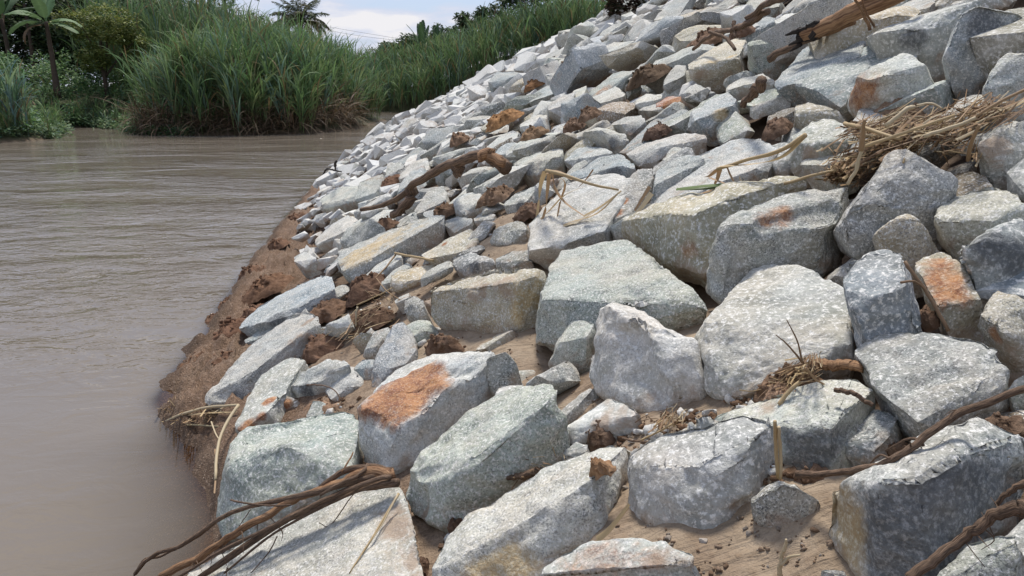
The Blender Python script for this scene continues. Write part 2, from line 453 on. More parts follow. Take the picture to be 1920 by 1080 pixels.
def left_z(P):
    d = dist_line(P, LB); s = np.where(inside(P, poly), d, -d)
    z = np.where(s > 0, 1.5 * (1 - np.exp(-s * 0.32)) + 0.02 * np.clip(s, 0, 40), s * 0.5)
    return np.clip(z, -1.2, 3) + 0.08 * fbm(np.column_stack((P, P[:, 0] * 0)) * 0.8, 2, 3)
gx = np.concatenate((np.linspace(-110, -24, 30)[:-1], np.linspace(-24, -4, 90))); gy = np.linspace(18, 50, 120)
GX, GY = np.meshgrid(gx, gy, indexing='ij'); PP = np.stack((GX.ravel(), GY.ravel()), -1)
V = np.column_stack((PP, left_z(PP)))
i0 = np.arange(len(gx) - 1)[:, None] * len(gy) + np.arange(len(gy) - 1)[None, :]
F = np.stack((i0, i0 + len(gy), i0 + len(gy) + 1, i0 + 1), -1).reshape(-1, 4)
me = mesh_np('left_bank', V, F)
nn = fbm(V * 0.7, 3, 4)
c = np.array((0.06, 0.07, 0.03))[None] * (1 + 0.3 * nn[:, None]); w = 1 - sstep(0.02, 0.12, V[:, 2])
c = c * (1 - w[:, None]) + np.array((0.12, 0.085, 0.055)) * w[:, None]
set_attr(me, 'tint', c); set_attr(me, 'aux', np.zeros((len(V), 3)))
tag(obj('far_bank_ground', me, SAND), 'green overgrown earth of the bank across the river', kind='structure')

def beyond_d(x, y):
    # distance inside the far shore, which turns away to the left behind the spit
    return np.minimum((x + 5.3) * 1.0 + np.clip(y - 46.5, 0, 200) * 1.1, (y - 45.0) * 1.0 + np.clip(x + 5.3, -3, 200) * 1.0)
# land behind the end of the embankment (near side of the river, farther along)
gx = np.concatenate((np.linspace(-120, -26, 24)[:-1], np.linspace(-26, 60, 110))); gy = np.concatenate((np.linspace(44.5, 62, 60)[:-1], np.linspace(62, 190, 30)))
GX, GY = np.meshgrid(gx, gy, indexing='ij'); x, y = GX.ravel(), GY.ravel()
z = np.clip(beyond_d(x, y) * 0.42, -1.0, 3.9 - 2.4 * sstep(2, -8, x)) + 0.1 * fbm(np.column_stack((x, y, y * 0)) * 0.5, 2, 8) - 0.1
V = np.column_stack((x, y, z))
i0 = np.arange(len(gx) - 1)[:, None] * len(gy) + np.arange(len(gy) - 1)[None, :]
F = np.stack((i0, i0 + len(gy), i0 + len(gy) + 1, i0 + 1), -1).reshape(-1, 4)
me = mesh_np('land_beyond', V, F)
set_attr(me, 'tint', np.zeros((len(V), 3)) + np.array((0.07, 0.075, 0.035))); set_attr(me, 'aux', np.zeros((len(V), 3)))
tag(obj('land_beyond_embankment', me, SAND), 'grassy land beyond the end of the stone embankment', kind='structure')

# broad plain to the horizon, under everything
V = np.array([(-1500, -600, -1.6), (1500, -600, -1.6), (1500, 2500, -1.6), (-1500, 2500, -1.6)], float)
me = mesh_np('river_bed', V, np.array([(0, 1, 2, 3)]), smooth=False)
set_attr(me, 'tint', np.zeros((4, 3)) + np.array((0.12, 0.10, 0.06))); set_attr(me, 'aux', np.zeros((4, 3)))
tag(obj('river_bed', me, SAND), 'river bed and plain under the water', kind='structure')

# ------------------------------------------------------------------ river water
def water_material():
    m, t, p, out = new_mat('murky_water')
    tcn = N(t, 'ShaderNodeTexCoord'); vec = tcn.outputs['Object']
    geo = N(t, 'ShaderNodeNewGeometry')
    murk = attr(t, 'aux'); sx = N(t, 'ShaderNodeSeparateColor'); t.links.new(murk.outputs['Color'], sx.inputs[0])
    a = noise(t, vec, 0.5, 3)
    c = mixc(t, a, (0.178, 0.150, 0.121), (0.148, 0.124, 0.098))
    t.links.new(c, p.inputs['Base Color'])
    p.inputs['Roughness'].default_value = 0.03; p.inputs['IOR'].default_value = 1.33
    p.inputs['Specular IOR Level'].default_value = 0.5
    def rip(scale, sx_, sy_, d, rot=0.0, dist=0.6):
        mp = N(t, 'ShaderNodeMapping'); mp.inputs['Scale'].default_value = (sx_, sy_, 1); mp.inputs['Rotation'].default_value = (0, 0, rot)
        t.links.new(vec, mp.inputs['Vector']); return noise(t, mp.outputs[0], scale, d, 0.55, dist)
    h1 = rip(1.5, 0.9, 1.5, 4, 0.25, 1.0)
    h2 = rip(4.6, 0.9, 1.4, 3, 0.15, 1.0)
    h3 = rip(16.0, 0.8, 1.6, 2, -0.3)
    patch = mrange(t, rip(0.45, 0.7, 1.5, 2, 0.2), 0.35, 0.65, 0.3, 1.0)
    h = mathn(t, 'ADD', mathn(t, 'MULTIPLY', h1, 1.0), mathn(t, 'ADD', mathn(t, 'MULTIPLY', h2, 0.5), mathn(t, 'MULTIPLY', h3, 0.035)))
    calm = mathn(t, 'MULTIPLY', sx.outputs[1], patch)
    h = mathn(t, 'MULTIPLY', h, calm)
    bump(t, p, h, 1.0, 0.062)
    tr = N(t, 'ShaderNodeBsdfTransparent'); tr.inputs['Color'].default_value = (0.80, 0.68, 0.55, 1)
    gl = N(t, 'ShaderNodeBsdfGlossy'); gl.inputs['Roughness'].default_value = 0.06
    fr = N(t, 'ShaderNodeFresnel'); fr.inputs['IOR'].default_value = 1.33
    m1 = N(t, 'ShaderNodeMixShader'); t.links.new(fr.outputs[0], m1.inputs[0]); t.links.new(tr.outputs[0], m1.inputs[1]); t.links.new(gl.outputs[0], m1.inputs[2])
    m2 = N(t, 'ShaderNodeMixShader'); t.links.new(sx.outputs[0], m2.inputs[0]); t.links.new(m1.outputs[0], m2.inputs[1]); t.links.new(p.outputs[0], m2.inputs[2])
    t.links.new(m2.outputs[0], out.inputs['Surface'])
    return m
WATER = water_material()
# columns run from far left to just under the right-hand shore
wy = np.concatenate((np.linspace(-6, 1, 10)[:-1], np.geomspace(1, 60, 200)[:-1], np.linspace(60, 170, 20)))
wt = np.concatenate((np.geomspace(70, 1.2, 40)[:-1], np.linspace(1.2, -0.4, 70)))
WY, WT = np.meshgrid(wy, wt, indexing='ij')
WX = Xw(WY) - WT
V = np.column_stack((WX.ravel(), WY.ravel(), np.zeros(WX.size)))
i0 = np.arange(len(wy) - 1)[:, None] * len(wt) + np.arange(len(wt) - 1)[None, :]
F = np.stack((i0, i0 + 1, i0 + 1 + len(wt), i0 + len(wt)), -1).reshape(-1, 4)
me = mesh_np('river', V, F)
depth = np.clip(SL * WT.ravel() + 0.012 * vnoise(V * 5, 3), 0, 5)
op = 1 - np.exp(-depth * (10 + 45 * sstep(3.0, 3.8, V[:, 1])))
calm = sstep(2.4, 7.0, V[:, 1] + 0.35 * np.clip(WT.ravel(), 0, 6) - 0.6) * 0.66 + 0.34
set_attr(me, 'aux', np.stack((op, calm, op), -1))
tag(obj('river_water', me, WATER), 'murky brown river with fine ripples', kind='structure')

# ================================================================== ROCKS
# tones: linear base colours of the stone
TONE = dict(W=(0.60, 0.59, 0.555), G=(0.42, 0.412, 0.388), B=(0.40, 0.43, 0.45), N=(0.43, 0.455, 0.41), C=(0.52, 0.465, 0.37),
            D=(0.24, 0.245, 0.245), T=(0.33, 0.265, 0.20), K=(0.42, 0.15, 0.075), P=(0.51, 0.50, 0.465))
WORD = dict(W='white grey', G='grey', B='blue-grey', N='greenish grey', C='cream', D='dark grey', T='brownish', K='red-brown', P='pale grey')
def pp(s): return [tuple(float(q) for q in a.split(',')) for a in s.split()]
HAND = []
def R(label, tone, back, ridge, base='', H=None, lean=0.05, h0=0.0, short=None, **st):
    HAND.append(dict(label=label, tone=tone, back=pp(back), ridge=pp(ridge), base=pp(base), H=H, lean=lean, h0=h0, st=st, short=short))

# --- nearest stones, lower part of the slope
R('pale block whose sloping top is stained bright orange rust', 'W', '664,766 750,692 800,668 880,655 950,646', '664,768 735,806 790,775 815,745 900,700', '680,868 725,890 770,870 825,815 905,745', short='the rust-topped block',
  rust='A:664,770 690,742 750,692 800,668 832,688 842,725 815,742 790,772 735,806 700,790')
R('thin pale flap of stone leaning on the rust-topped block', 'P', '896,686 946,644 962,664', '955,714 928,748 908,720', H=0.15)
R('long slab with a smooth grey-green top, dark shadow beneath its lower end', 'N', '757,886 800,838 870,776 960,728 1030,716 1050,735', '748,932 800,905 850,878 900,870 960,800 1035,750', '760,962 822,992 900,958 952,912', short='the smooth green-topped slab')
R('small rough pale chunk resting against the green-topped slab', 'P', '932,842 968,832 990,850', '934,872 955,868 988,868', '940,890 962,894 986,886', H=0.055)
R('long salt-and-pepper boulder low in the middle with an ochre blotch', 'W', '800,1070 830,1020 880,965 935,932 960,917 1000,890 1060,860 1100,842 1150,830 1184,826', '800,1085 880,1032 960,988 1060,930 1110,895 1172,852', '840,1120 920,1120 1010,1090 1080,1032 1130,995 1165,920 1175,875', ochre='A:860,1075 900,1050 945,1010 980,1015 1020,1050 1000,1090 880,1110', short='the long salt-and-pepper boulder', lean=0.5)
R('white stone flecked with orange rust at the bottom edge', 'W', '1005,1064 1060,1032 1110,1014 1175,1010 1240,1012 1310,1036', '1000,1080 1100,1072 1250,1060 1310,1050', H=0.05, rustw=0.52, rust='A:1040,1050 1110,1014 1240,1012 1260,1060 1150,1085 1030,1085', mud='A:1230,1015 1320,1030 1320,1080 1190,1080')
R('big pale rounded boulder with a blunt front, beside the speckled boulder', 'W', '1173,848 1215,822 1270,802 1340,778 1400,768 1455,788', '1173,876 1240,872 1335,868 1400,835 1452,800', '1176,950 1212,986 1300,1003 1336,996 1400,960 1442,895', short='the big blunt-fronted boulder', lean=0.3)
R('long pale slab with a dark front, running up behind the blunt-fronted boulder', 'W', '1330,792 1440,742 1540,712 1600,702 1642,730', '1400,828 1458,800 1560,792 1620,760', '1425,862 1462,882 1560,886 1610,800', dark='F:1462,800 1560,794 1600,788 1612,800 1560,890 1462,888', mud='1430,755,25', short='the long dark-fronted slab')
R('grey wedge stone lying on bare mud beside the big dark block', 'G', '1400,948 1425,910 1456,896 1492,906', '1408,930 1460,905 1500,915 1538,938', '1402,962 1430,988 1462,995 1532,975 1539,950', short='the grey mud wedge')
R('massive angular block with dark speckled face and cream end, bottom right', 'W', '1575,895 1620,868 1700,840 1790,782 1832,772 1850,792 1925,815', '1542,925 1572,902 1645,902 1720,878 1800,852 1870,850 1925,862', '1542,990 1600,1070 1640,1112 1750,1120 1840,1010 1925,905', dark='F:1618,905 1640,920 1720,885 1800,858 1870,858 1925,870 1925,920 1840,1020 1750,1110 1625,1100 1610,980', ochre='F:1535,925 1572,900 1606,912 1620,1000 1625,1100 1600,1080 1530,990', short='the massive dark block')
R('speckled pale stone cut off by the bottom edge', 'W', '1508,1074 1540,1052 1572,1047 1592,1068', '1505,1085 1595,1085', H=0.07)
R('flat greenish stone in the bottom right corner', 'N', '1752,1072 1812,1012 1870,1002 1925,1005', '1740,1095 1925,1090', H=0.07)
R('blue-green rounded stone wedged beneath the heart-shaped slab', 'B', '1572,820 1600,790 1628,763 1682,770', '1570,832 1640,845 1684,800', '1582,862 1640,868 1682,832', short='the blue-green wedged stone')
R('large smooth heart-shaped pale slab tilted towards the river', 'P', '1602,650 1640,622 1720,626 1830,622 1870,642 1888,672', '1602,662 1628,702 1662,746 1720,792 1746,798 1850,752 1885,702', '1625,722 1682,775 1736,815 1748,806', H=0.085, short='the heart-shaped slab')
R('upright blue-speckled block above the heart-shaped slab', 'B', '1570,476 1620,452 1672,446 1720,522 1740,570', '1572,500 1602,585 1690,562 1736,575', '1598,640 1625,690 1700,660 1757,630', H=0.2, short='the upright blue block')
R('large pale speckled boulder with a broad rounded face, right of centre', 'W', '1365,562 1400,512 1440,496 1496,494 1536,508 1582,542 1600,602', '1300,622 1322,602 1340,700 1450,690 1540,672 1596,660', '1300,682 1322,736 1372,750 1402,716 1540,690 1602,672', short='the broad pale boulder')
R('double-faced salt-and-pepper boulder split by a vertical ridge', 'W', '1126,580 1146,570 1190,575 1250,605 1302,638', '1142,574 1168,640 1184,690 1294,680', '1097,720 1130,742 1206,766 1262,750 1332,745', short='the double-faced boulder', lean=0.5)
R('small greenish stone leaning on the double-faced boulder', 'N', '1060,602 1082,593 1115,606', '1046,642 1100,632', '1026,685 1060,686 1098,680')
R('large green-tinted boulder with a sloping face in the centre', 'N', '1030,496 1052,470 1100,462 1166,446 1182,452 1216,482 1256,522 1310,552 1330,572', '1012,562 1042,564 1072,582 1130,572 1200,560 1260,562 1320,572', '995,640 1036,652 1056,622 1100,600 1250,612 1312,610 1329,592', short='the green-tinted boulder')
R('long cream block with an ochre-stained end in smooth mud', 'C', '792,548 850,526 920,506 1020,498', '795,556 900,546 960,530 1022,514', '808,600 870,602 955,620 975,616 1012,586', ochre='A:965,535 1010,512 1020,560 975,618 955,600', mud='880,520,35 940,508,35', short='the cream block')
R('very long flat-topped cream block with brown front', 'C', '1166,416 1200,398 1260,366 1385,336 1460,325 1512,329', '1163,420 1240,402 1300,391 1342,385 1440,346 1508,333', '1163,440 1222,466 1245,495 1320,514 1350,480 1450,420', rustw=0.55, rust='1278,465,30', short='the long flat-topped block')
R('massive grey block with an orange spot on its top', 'G', '1345,420 1400,390 1470,368 1530,348 1592,346', '1336,425 1385,421 1440,413 1500,409 1562,421', '1320,540 1348,571 1430,525 1490,500 1562,476', rustw=0.7, rust='1462,386,30 1440,396,22', short='the orange-spotted block')
R('big pale pyramid-shaped rock under the straw heap', 'P', '1622,340 1666,290 1690,277 1742,300 1792,330 1802,346', '1566,420 1602,400 1700,410 1742,390 1800,352', '1560,440 1572,465 1622,468 1692,430 1742,420', H=0.2, short='the pyramid rock')
R('brown weathered stone squeezed beside the pyramid rock', 'T', '1770,332 1816,316 1850,330 1862,350', '1736,400 1792,350 1850,350', '1735,426 1752,402 1800,380 1852,354')
R('pale angular rock with a brown underside near the right edge', 'P', '1760,386 1792,358 1880,350 1906,355 1922,380', '1750,412 1800,410 1862,415 1916,396', '1755,446 1792,470 1842,456 1916,406')
R('dark mottled boulder at the right edge with a brown lower face', 'G', '1842,440 1872,415 1925,396', '1796,466 1842,450 1882,470 1925,472', '1800,482 1842,556 1925,562', dark='1890,450,50 1900,510,50')
R('small cream pyramid stone beside the upright blue block', 'C', '1662,420 1706,392 1742,430 1766,465', '1634,445 1706,398', '1636,448 1702,500 1722,496 1766,470', H=0.14)
R('tilted block covered in orange rust at the right', 'C', '1716,492 1762,470 1782,470 1822,520 1842,560', '1720,502 1756,576 1816,576 1836,560', '1732,562 1782,615 1802,612 1841,576', rustw=0.85, rust='A:1720,500 1765,478 1790,490 1815,535 1822,565 1765,580 1740,545', short='the orange-rusted block')
R('cream stone with rusty underside right of the heart-shaped slab', 'C', '1846,576 1866,543 1925,560', '1836,590 1872,610 1925,652', '1832,612 1892,665 1925,690', rust='1860,635,18')
R('grey-green stone peeping out at the right edge', 'N', '1886,722 1925,700', '1890,740 1925,742', '1890,756 1925,776', H=0.1)
R('huge blue-grey boulder high up at the right', 'B', '1766,62 1790,16 1832,8 1925,26', '1766,72 1802,80 1880,52 1925,40', '1766,130 1776,165 1792,183 1852,140 1910,92', H=0.3, dark='1850,60,45', short='the huge blue-grey boulder')
R('white rounded boulder at the right edge below the huge blue one', 'W', '1838,166 1872,112 1902,92 1925,86', '1840,172 1882,150 1925,150', '1850,182 1925,186', H=0.14)
R('long flat slab with deep black gap underneath it', 'P', '1640,70 1702,36 1762,20 1842,-5', '1622,66 1682,56 1722,56 1772,50', '1622,76 1662,86 1702,96 1766,98', lean=-0.2, h0=0.06, dark='1700,80,30', short='the overhanging slab')  # dark mark paints the shadow under the slab into its front
R('big blue-white slab below the charred log', 'B', '1450,156 1502,96 1562,60 1602,46 1626,62 1622,88', '1456,166 1492,156 1552,130 1612,102', '1456,172 1502,180 1582,150 1622,110')
R('blue-grey angular slab with a shaded front edge', 'B', '1490,150 1562,112 1642,78 1692,86 1722,104', '1488,158 1532,170 1548,174 1602,142', '1492,170 1522,188 1576,202 1592,170', short='the blue angular slab')
R('white boulder whose left side is stained deep orange', 'W', '1612,120 1642,106 1702,100 1736,120 1752,156', '1598,140 1625,148 1660,140 1720,140', '1580,200 1602,215 1652,206 1702,206 1732,172 1752,160', H=0.16, rustw=0.9, rust='A:1582,200 1600,140 1625,150 1645,145 1648,195 1605,212', short='the orange-sided boulder')
R('small pointed white stone at the left end of the straw heap', 'W', '1602,225 1616,196 1642,206 1682,226', '1594,236 1642,236 1678,232', '1594,242 1642,250 1680,238')
R('low mud-splashed stone above the straw heap', 'P', '1762,214 1802,182 1852,170 1886,186', '1754,218 1832,210 1886,192', '1757,226 1832,222 1886,202', mud='1800,212,30 1850,205,25')
R('boulder with a mud-coated top at the right edge beside the straw', 'P', '1846,250 1862,226 1925,222', '1836,272 1862,290 1925,282', '1826,312 1852,350 1925,372', mud='1890,270,42 1870,300,20')
R('small pale stone half under the straw heap', 'P', '1502,300 1542,290 1592,286 1606,300', '1498,306 1546,310 1596,304', '1502,322 1532,330 1592,316')
R('grey angular boulder left of the straw heap', 'P', '1482,256 1522,226 1562,220 1602,246 1612,264', '1492,270 1542,266 1602,276', '1476,320 1502,312 1532,292 1602,286', mud='1510,300,20', short='the grey boulder by the straw')
R('cream block above the grey angular boulder', 'C', '1490,196 1516,191 1576,205 1582,220', '1492,210 1552,216', '1489,246 1522,250 1577,228')
R('long pale sloping slab under the green leaf blades', 'W', '1212,394 1292,300 1382,258 1432,262 1462,276', '1226,398 1332,350 1422,312', '1232,405 1342,362 1442,322', short='the long sloping slab')
R('blue-white stone leaning beside the long sloping slab', 'B', '1230,320 1276,292 1312,290 1322,296', '1226,350 1282,332 1318,300', '1219,384 1242,376 1282,346 1321,306')
R('dark pillar of stone lying aslant with a reddish edge', 'G', '1166,350 1196,312 1222,314 1226,332', '1130,416 1182,400 1206,362', '1121,440 1136,452 1182,420 1218,350', rust='1152,392,16 1164,372,13', dark='1145,425,26', short='the slanting pillar stone')
R('broad flat pale slab with dry blades hanging over it', 'W', '992,420 1062,345 1112,330 1152,325 1186,336', '992,470 1052,460 1132,430 1172,372', '992,488 1062,480 1127,446', H=0.07, short='the broad flat slab')
R('low dark stone at the left of a pair in the mud', 'G', '847,482 882,472 926,486 930,500', '850,487 902,490 928,494', '849,502 872,518 902,516 930,506', dark='880,500,18')
R('low dark stone at the right of a pair in the mud', 'G', '928,486 962,470 996,468', '930,491 992,486', '931,502 962,501 998,491')
R('square grey stone set in mud below the dry blades', 'G', '925,430 952,418 982,412 988,420', '921,436 986,432', '919,456 952,460 986,453', short='the square mud stone')
R('long slab stained yellow along its top, with a dark blunt end', 'P', '628,472 682,450 752,425 802,405 836,400', '640,508 702,480 736,455 792,430 832,411', '634,500 652,530 668,530 702,500 762,460 822,426', ochre='A:634,472 690,450 760,425 800,410 770,432 735,455 700,480 650,508', dark='636,490,16', short='the yellow-stained slab', H=0.085)
R('long pale slab slanting down to the wet sand', 'W', '384,744 432,690 472,640 542,596 572,576 602,600', '382,752 422,726 482,690 532,650', '392,757 452,755 472,722 532,670', mud='562,618,26 575,595,16', dark='450,738,22', short='the slanting white slab', H=0.085)
R('blue-white flat slab nearest the red sand', 'B', '451,606 482,576 562,532 602,513 622,520 629,540', '449,616 502,602 542,586 596,570', '451,622 492,622 532,602 572,574', dark='510,610,24', short='the flat blue slab', H=0.085)
R('thin blue sliver of stone below the flat blue slab', 'B', '457,638 502,612 540,602', '460,643 522,626 542,612', H=0.03)
R('white slab splashed with rust red beside the sand', 'W', '441,798 462,750 492,700 542,667 577,672', '450,810 502,772 532,720', '442,816 502,800 542,770', rust='506,742,16 470,800,18 492,775,12 452,808,12', short='the rust-splashed slab', H=0.085)
R('white-topped stone with a dark front beside the mud patch', 'W', '522,710 562,700 612,676 646,670 656,684', '526,720 582,715 632,696', '532,732 552,755 582,742 652,702', dark='560,735,22', H=0.085)
R('small rust-brown speckled stone beside the rust-splashed slab', 'T', '516,752 535,740 558,748', '516,760 558,758', '518,768 556,768', H=0.06, rust='535,752,12')
R('big greenish white boulder at the water edge under the root bundle', 'N', '436,820 462,802 502,798 542,802 602,776 662,768 676,800', '422,868 470,848 532,836 586,840 612,882 660,880', '405,960 416,1008 452,1010 522,980 602,922 650,890', short='the big waterside boulder', lean=0.75)
R('great flat pale slab under the long roots at the bottom', 'W', '345,1075 482,1002 562,962 642,926 722,906 756,916', '345,1100 600,1110 800,1110 780,1000', H=0.04, mud='A:700,965 745,925 790,990 800,1090 720,1095 735,1040', short='the great flat slab')
R('blue-grey sharp-topped rock behind the rust-topped block', 'B', '716,650 736,610 756,600 777,626', '700,682 732,690 762,682 780,656', '690,715 702,735 762,692 781,660', short='the sharp-topped blue rock')
R('low blue chunk beside the sharp-topped rock', 'B', '664,686 682,672 702,672', '664,692 700,688', '661,706 692,714')
R('thin dark slab leaning on the sharp-topped rock', 'G', '690,640 702,622 730,612', '684,655 706,648 728,624', '680,668 702,672 722,640')
R('small cream stone left of the thin dark slab', 'C', '660,634 682,620 698,622', '660,640 694,640', H=0.06)
R('grey stone propped against the left end of the cream block', 'G', '756,562 776,554 794,562', '758,572 798,576', '759,590 790,598 803,594')
R('flat white slab half buried below the yellow-stained slab', 'W', '672,528 702,500 746,472 752,480', '680,532 712,520 752,486', H=0.04)
R('flat pinkish cream slab in the mud above the square stone', 'C', '790,478 842,446 882,428 902,432', '800,486 860,474 892,460', H=0.035, rust='830,455,8', mud='880,445,25')
R('white stone with a dark left end above the pinkish slab', 'W', '830,414 862,405 886,410', '834,422 884,418', '836,434 852,437 886,422')
R('small bright rounded stone near the square mud stone', 'W', '887,410 906,396 930,402', '888,414 926,410', '890,420 926,416')
R('jagged white stone with mud in its hollow below the double-faced boulder', 'W', '1060,800 1102,770 1142,743 1192,765 1200,775', '1062,806 1102,790 1192,778', '1053,825 1072,835 1112,802 1196,786', mud='1120,790,22', short='the jagged white stone')
R('little speckled white stone by the long salt-and-pepper boulder', 'W', '1050,850 1080,827 1102,834', '1050,856 1100,846', '1051,863 1092,856')
R('grey-green chunk lying on the pale flake under the broad boulder', 'N', '1336,784 1372,765 1402,755 1411,770', '1338,790 1408,774', '1341,801 1362,805 1390,790')
R('thin cream flake of stone lying in debris below the broad boulder', 'C', '1242,820 1292,796 1342,784 1350,790', '1246,826 1300,818 1348,804', H=0.04)
# --- middle of the slope
R('low rectangular grey slab in front of the wedge pile', 'W', '1172,286 1216,266 1272,250 1326,250', '1176,291 1242,276 1292,262 1322,260', '1179,301 1196,312 1232,302 1272,277 1325,265', short='the low rectangular slab')
R('wedge stone with a square grey front', 'W', '1090,250 1122,238 1172,250 1180,260', '1117,242 1166,268', '1117,270 1156,284 1170,270', dark='1140,265,18')
R('long tilted slab with a cream streak and dark right end', 'B', '1160,286 1222,226 1266,203 1292,206', '1180,286 1252,242 1282,216', '1178,290 1242,262 1291,216', ochre='1240,240,12 1255,225,12', short='the cream-streaked slab')
R('blue-topped block with a buff front face', 'B', '1296,205 1332,186 1366,172 1382,186', '1302,226 1346,210 1377,196', '1286,245 1322,248 1352,232 1380,202', ochre='1350,222,16')
R('grey stone with a dark square front below the red lump', 'P', '1140,236 1166,220 1202,215 1211,226', '1163,233 1197,230', '1166,246 1181,256 1197,241', dark='1180,243,12')
R('blue-grey stone right of the hanging dry blades', 'B', '1056,300 1086,275 1126,275 1152,285', '1060,302 1112,293 1146,288', '1059,306 1076,315 1112,311 1147,292')
R('broad rock with dark speckled front above the flat slab', 'B', '1060,332 1122,296 1162,285 1191,310', '1076,338 1142,316 1166,310 1190,316', '1082,344 1142,338 1191,328', dark='1140,328,22')
R('pale rock with a dark left face beside the driftwood', 'P', '960,306 1002,286 1056,275', '972,310 1030,296 1056,291', '966,326 1012,330 1056,306', dark='985,318,16')
R('small grey stone wedged above the blue-white leaning stone', 'P', '1240,300 1262,272 1287,281', '1243,302 1286,290', '1246,307 1287,297')
R('white boulder with a grey left front on the middle slope', 'W', '975,232 1006,215 1027,216', '975,238 1002,233 1024,224', '976,250 992,257 1022,236')
R('low stone carrying a cap of brown mud', 'C', '1093,216 1111,208 1138,210', '1093,222 1138,218', '1093,235 1106,240 1141,237', mud='1115,213,18')
R('white angular block left of the red-brown lump', 'W', '1190,191 1211,175 1242,178', '1191,196 1226,189 1241,184', '1196,206 1211,210 1237,195', short='the white angular block')
R('red-brown laterite lump among the grey stones', 'K', '1230,194 1252,180 1277,181', '1229,200 1276,190', '1231,208 1260,204 1279,193', rust='1253,192,30', short='the red-brown lump')
R('broad grey slab tilted riverward above the mud-capped stone', 'P', '1096,194 1126,170 1151,158 1173,175', '1097,202 1132,192 1170,180', '1097,208 1132,202 1171,186')
R('flat stone with a shaded underside beside a brown clod', 'P', '1146,151 1161,145 1184,160', '1147,156 1182,164', '1151,162 1181,173')
R('smooth grey slab above the flat shaded stone', 'P', '1175,145 1206,116 1241,115', '1178,149 1214,134 1240,122', '1181,153 1216,142 1241,127')
R('grey upright stone right of the brown clod', 'P', '1245,150 1266,123 1287,122', '1244,160 1284,140', '1243,166 1276,168 1286,151')
R('large cream slab with an orange smear high on the slope', 'C', '1290,122 1321,100 1371,68 1401,75', '1291,130 1342,130 1386,104', '1301,165 1331,151 1391,112', ochre='1335,108,14 1370,100,9', mud='1315,150,18', short='the cream slab up the slope')
R('arched flat stone shading a dark hollow', 'P', '1364,160 1391,146 1431,138 1453,150', '1362,169 1401,157 1450,160', '1361,177 1382,181 1402,170 1452,171', lean=-0.1)
R('greenish white boulder near the charred log', 'N', '1402,76 1431,62 1461,65 1471,80', '1402,86 1440,84 1470,90', '1402,130 1421,140 1451,126 1466,101', short='the boulder near the log')
R('blue-grey stone left of the charred log', 'B', '1380,60 1411,40 1441,28 1461,38', '1380,72 1430,48 1460,44', '1376,86 1391,95 1431,63 1456,51')
R('dark grey wedge near the top of the embankment', 'D', '1270,30 1286,18 1306,17 1313,25', '1270,34 1311,27', '1268,42 1291,38 1311,29')
R('white stone near the top beside the dark wedge', 'W', '1314,44 1331,26 1352,22 1357,38', '1314,48 1356,42', '1316,52 1356,47')
R('dull white stone just above the charred end of the log', 'W', '1452,38 1476,24 1522,27', '1454,44 1500,40', '1456,50 1500,52', h0=0.05)
R('grey boulder beneath the top edge left of the log', 'G', '1466,20 1490,-4 1508,-6', '1466,26 1500,18', '1466,30 1502,24')
R('broad grey slab right of the log at the top', 'P', '1626,40 1680,4 1740,-10 1755,2', '1630,46 1690,30 1745,12', '1632,52 1690,40 1748,20')
# --- far stretch, stones that can be told apart
R('long slab with a dark side near the middle of the far stretch', 'G', '786,293 832,262 866,250', '787,292 832,266 864,252', '788,298 832,290 863,264', dark='825,278,16 845,268,12', short='the long dark-sided slab')
R('white slab in front of the long dark-sided slab', 'W', '745,330 776,302 802,295', '748,336 806,316', '751,347 801,327', short='the white slab before the driftwood')
R('squarish white stone below the driftwood branch', 'W', '850,376 871,362 902,360', '851,386 897,381', '852,405 871,408 906,387', short='the squarish white stone')
R('pale stone uphill of the squarish white one', 'P', '888,380 906,366 930,368', '890,386 928,380', '892,398 926,392')
R('big grey stone left of the hanging dry blades', 'G', '945,381 966,362 1011,346', '946,386 986,379 1008,356', '948,400 986,404 1004,370', dark='965,392,18')
R('blue-grey stone behind the bent end of the driftwood', 'B', '922,290 946,268 976,265', '926,294 976,280', '930,300 974,292')
R('white wedge stone uphill of the blue one behind the driftwood', 'W', '912,276 940,252 972,248', '914,280 970,258', '918,284 968,266')
R('white stone above the wet sand spit', 'W', '590,450 622,420 652,402 672,412', '592,460 640,436 670,424', '592,464 640,446 670,432')
R('white flat stone lying on the upper end of the sand', 'W', '551,482 571,470 594,484', '551,490 592,490', '556,498 572,502 592,494')
R('pale slab at the shore below the driftwood tip', 'W', '600,372 640,350 690,346 700,360', '604,384 690,372', '606,392 690,384')
R('white slab at the thin end of the driftwood', 'W', '660,420 700,396 740,392 742,402', '664,430 738,412', '668,438 736,424')
R('tilted pale slab downhill of the driftwood fork', 'P', '776,395 800,360 830,348 840,362', '780,402 836,376', '784,408 836,386')
R('brown pebble at the top of the sand spit', 'T', '600,386 612,380 630,382', '600,390 630,388', '603,396 626,395')
R('white boulder with rusty mud on it near the far slope', 'C', '940,210 962,196 985,200', '942,216 984,208', '944,222 982,214', mud='960,205,14')
R('tan rock in rusty earth on the far slope', 'C', '900,240 930,218 966,206', '904,244 960,226', '908,248 958,234', rust='920,238,8 945,225,8', mud='930,228,18', short='the tan rock in rusty earth')
R('blue-grey slab uphill of the tan rock', 'B', '988,185 1020,162 1050,152 1054,164', '990,192 1050,172', '994,198 1050,180', short='the blue slab up the far slope')
R('grey fractured stone with dark front on the far slope', 'G', '1026,200 1050,180 1078,172', '1028,206 1076,190', '1030,220 1056,222 1078,200')
R('white stone on the middle slope beside the mud-capped stone', 'W', '1058,192 1076,170 1100,160', '1062,198 1098,172', '1066,202 1098,180')
R('pale slab below the skyline grass', 'P', '1010,115 1040,94 1066,92', '1012,120 1064,104', '1014,124 1062,110')
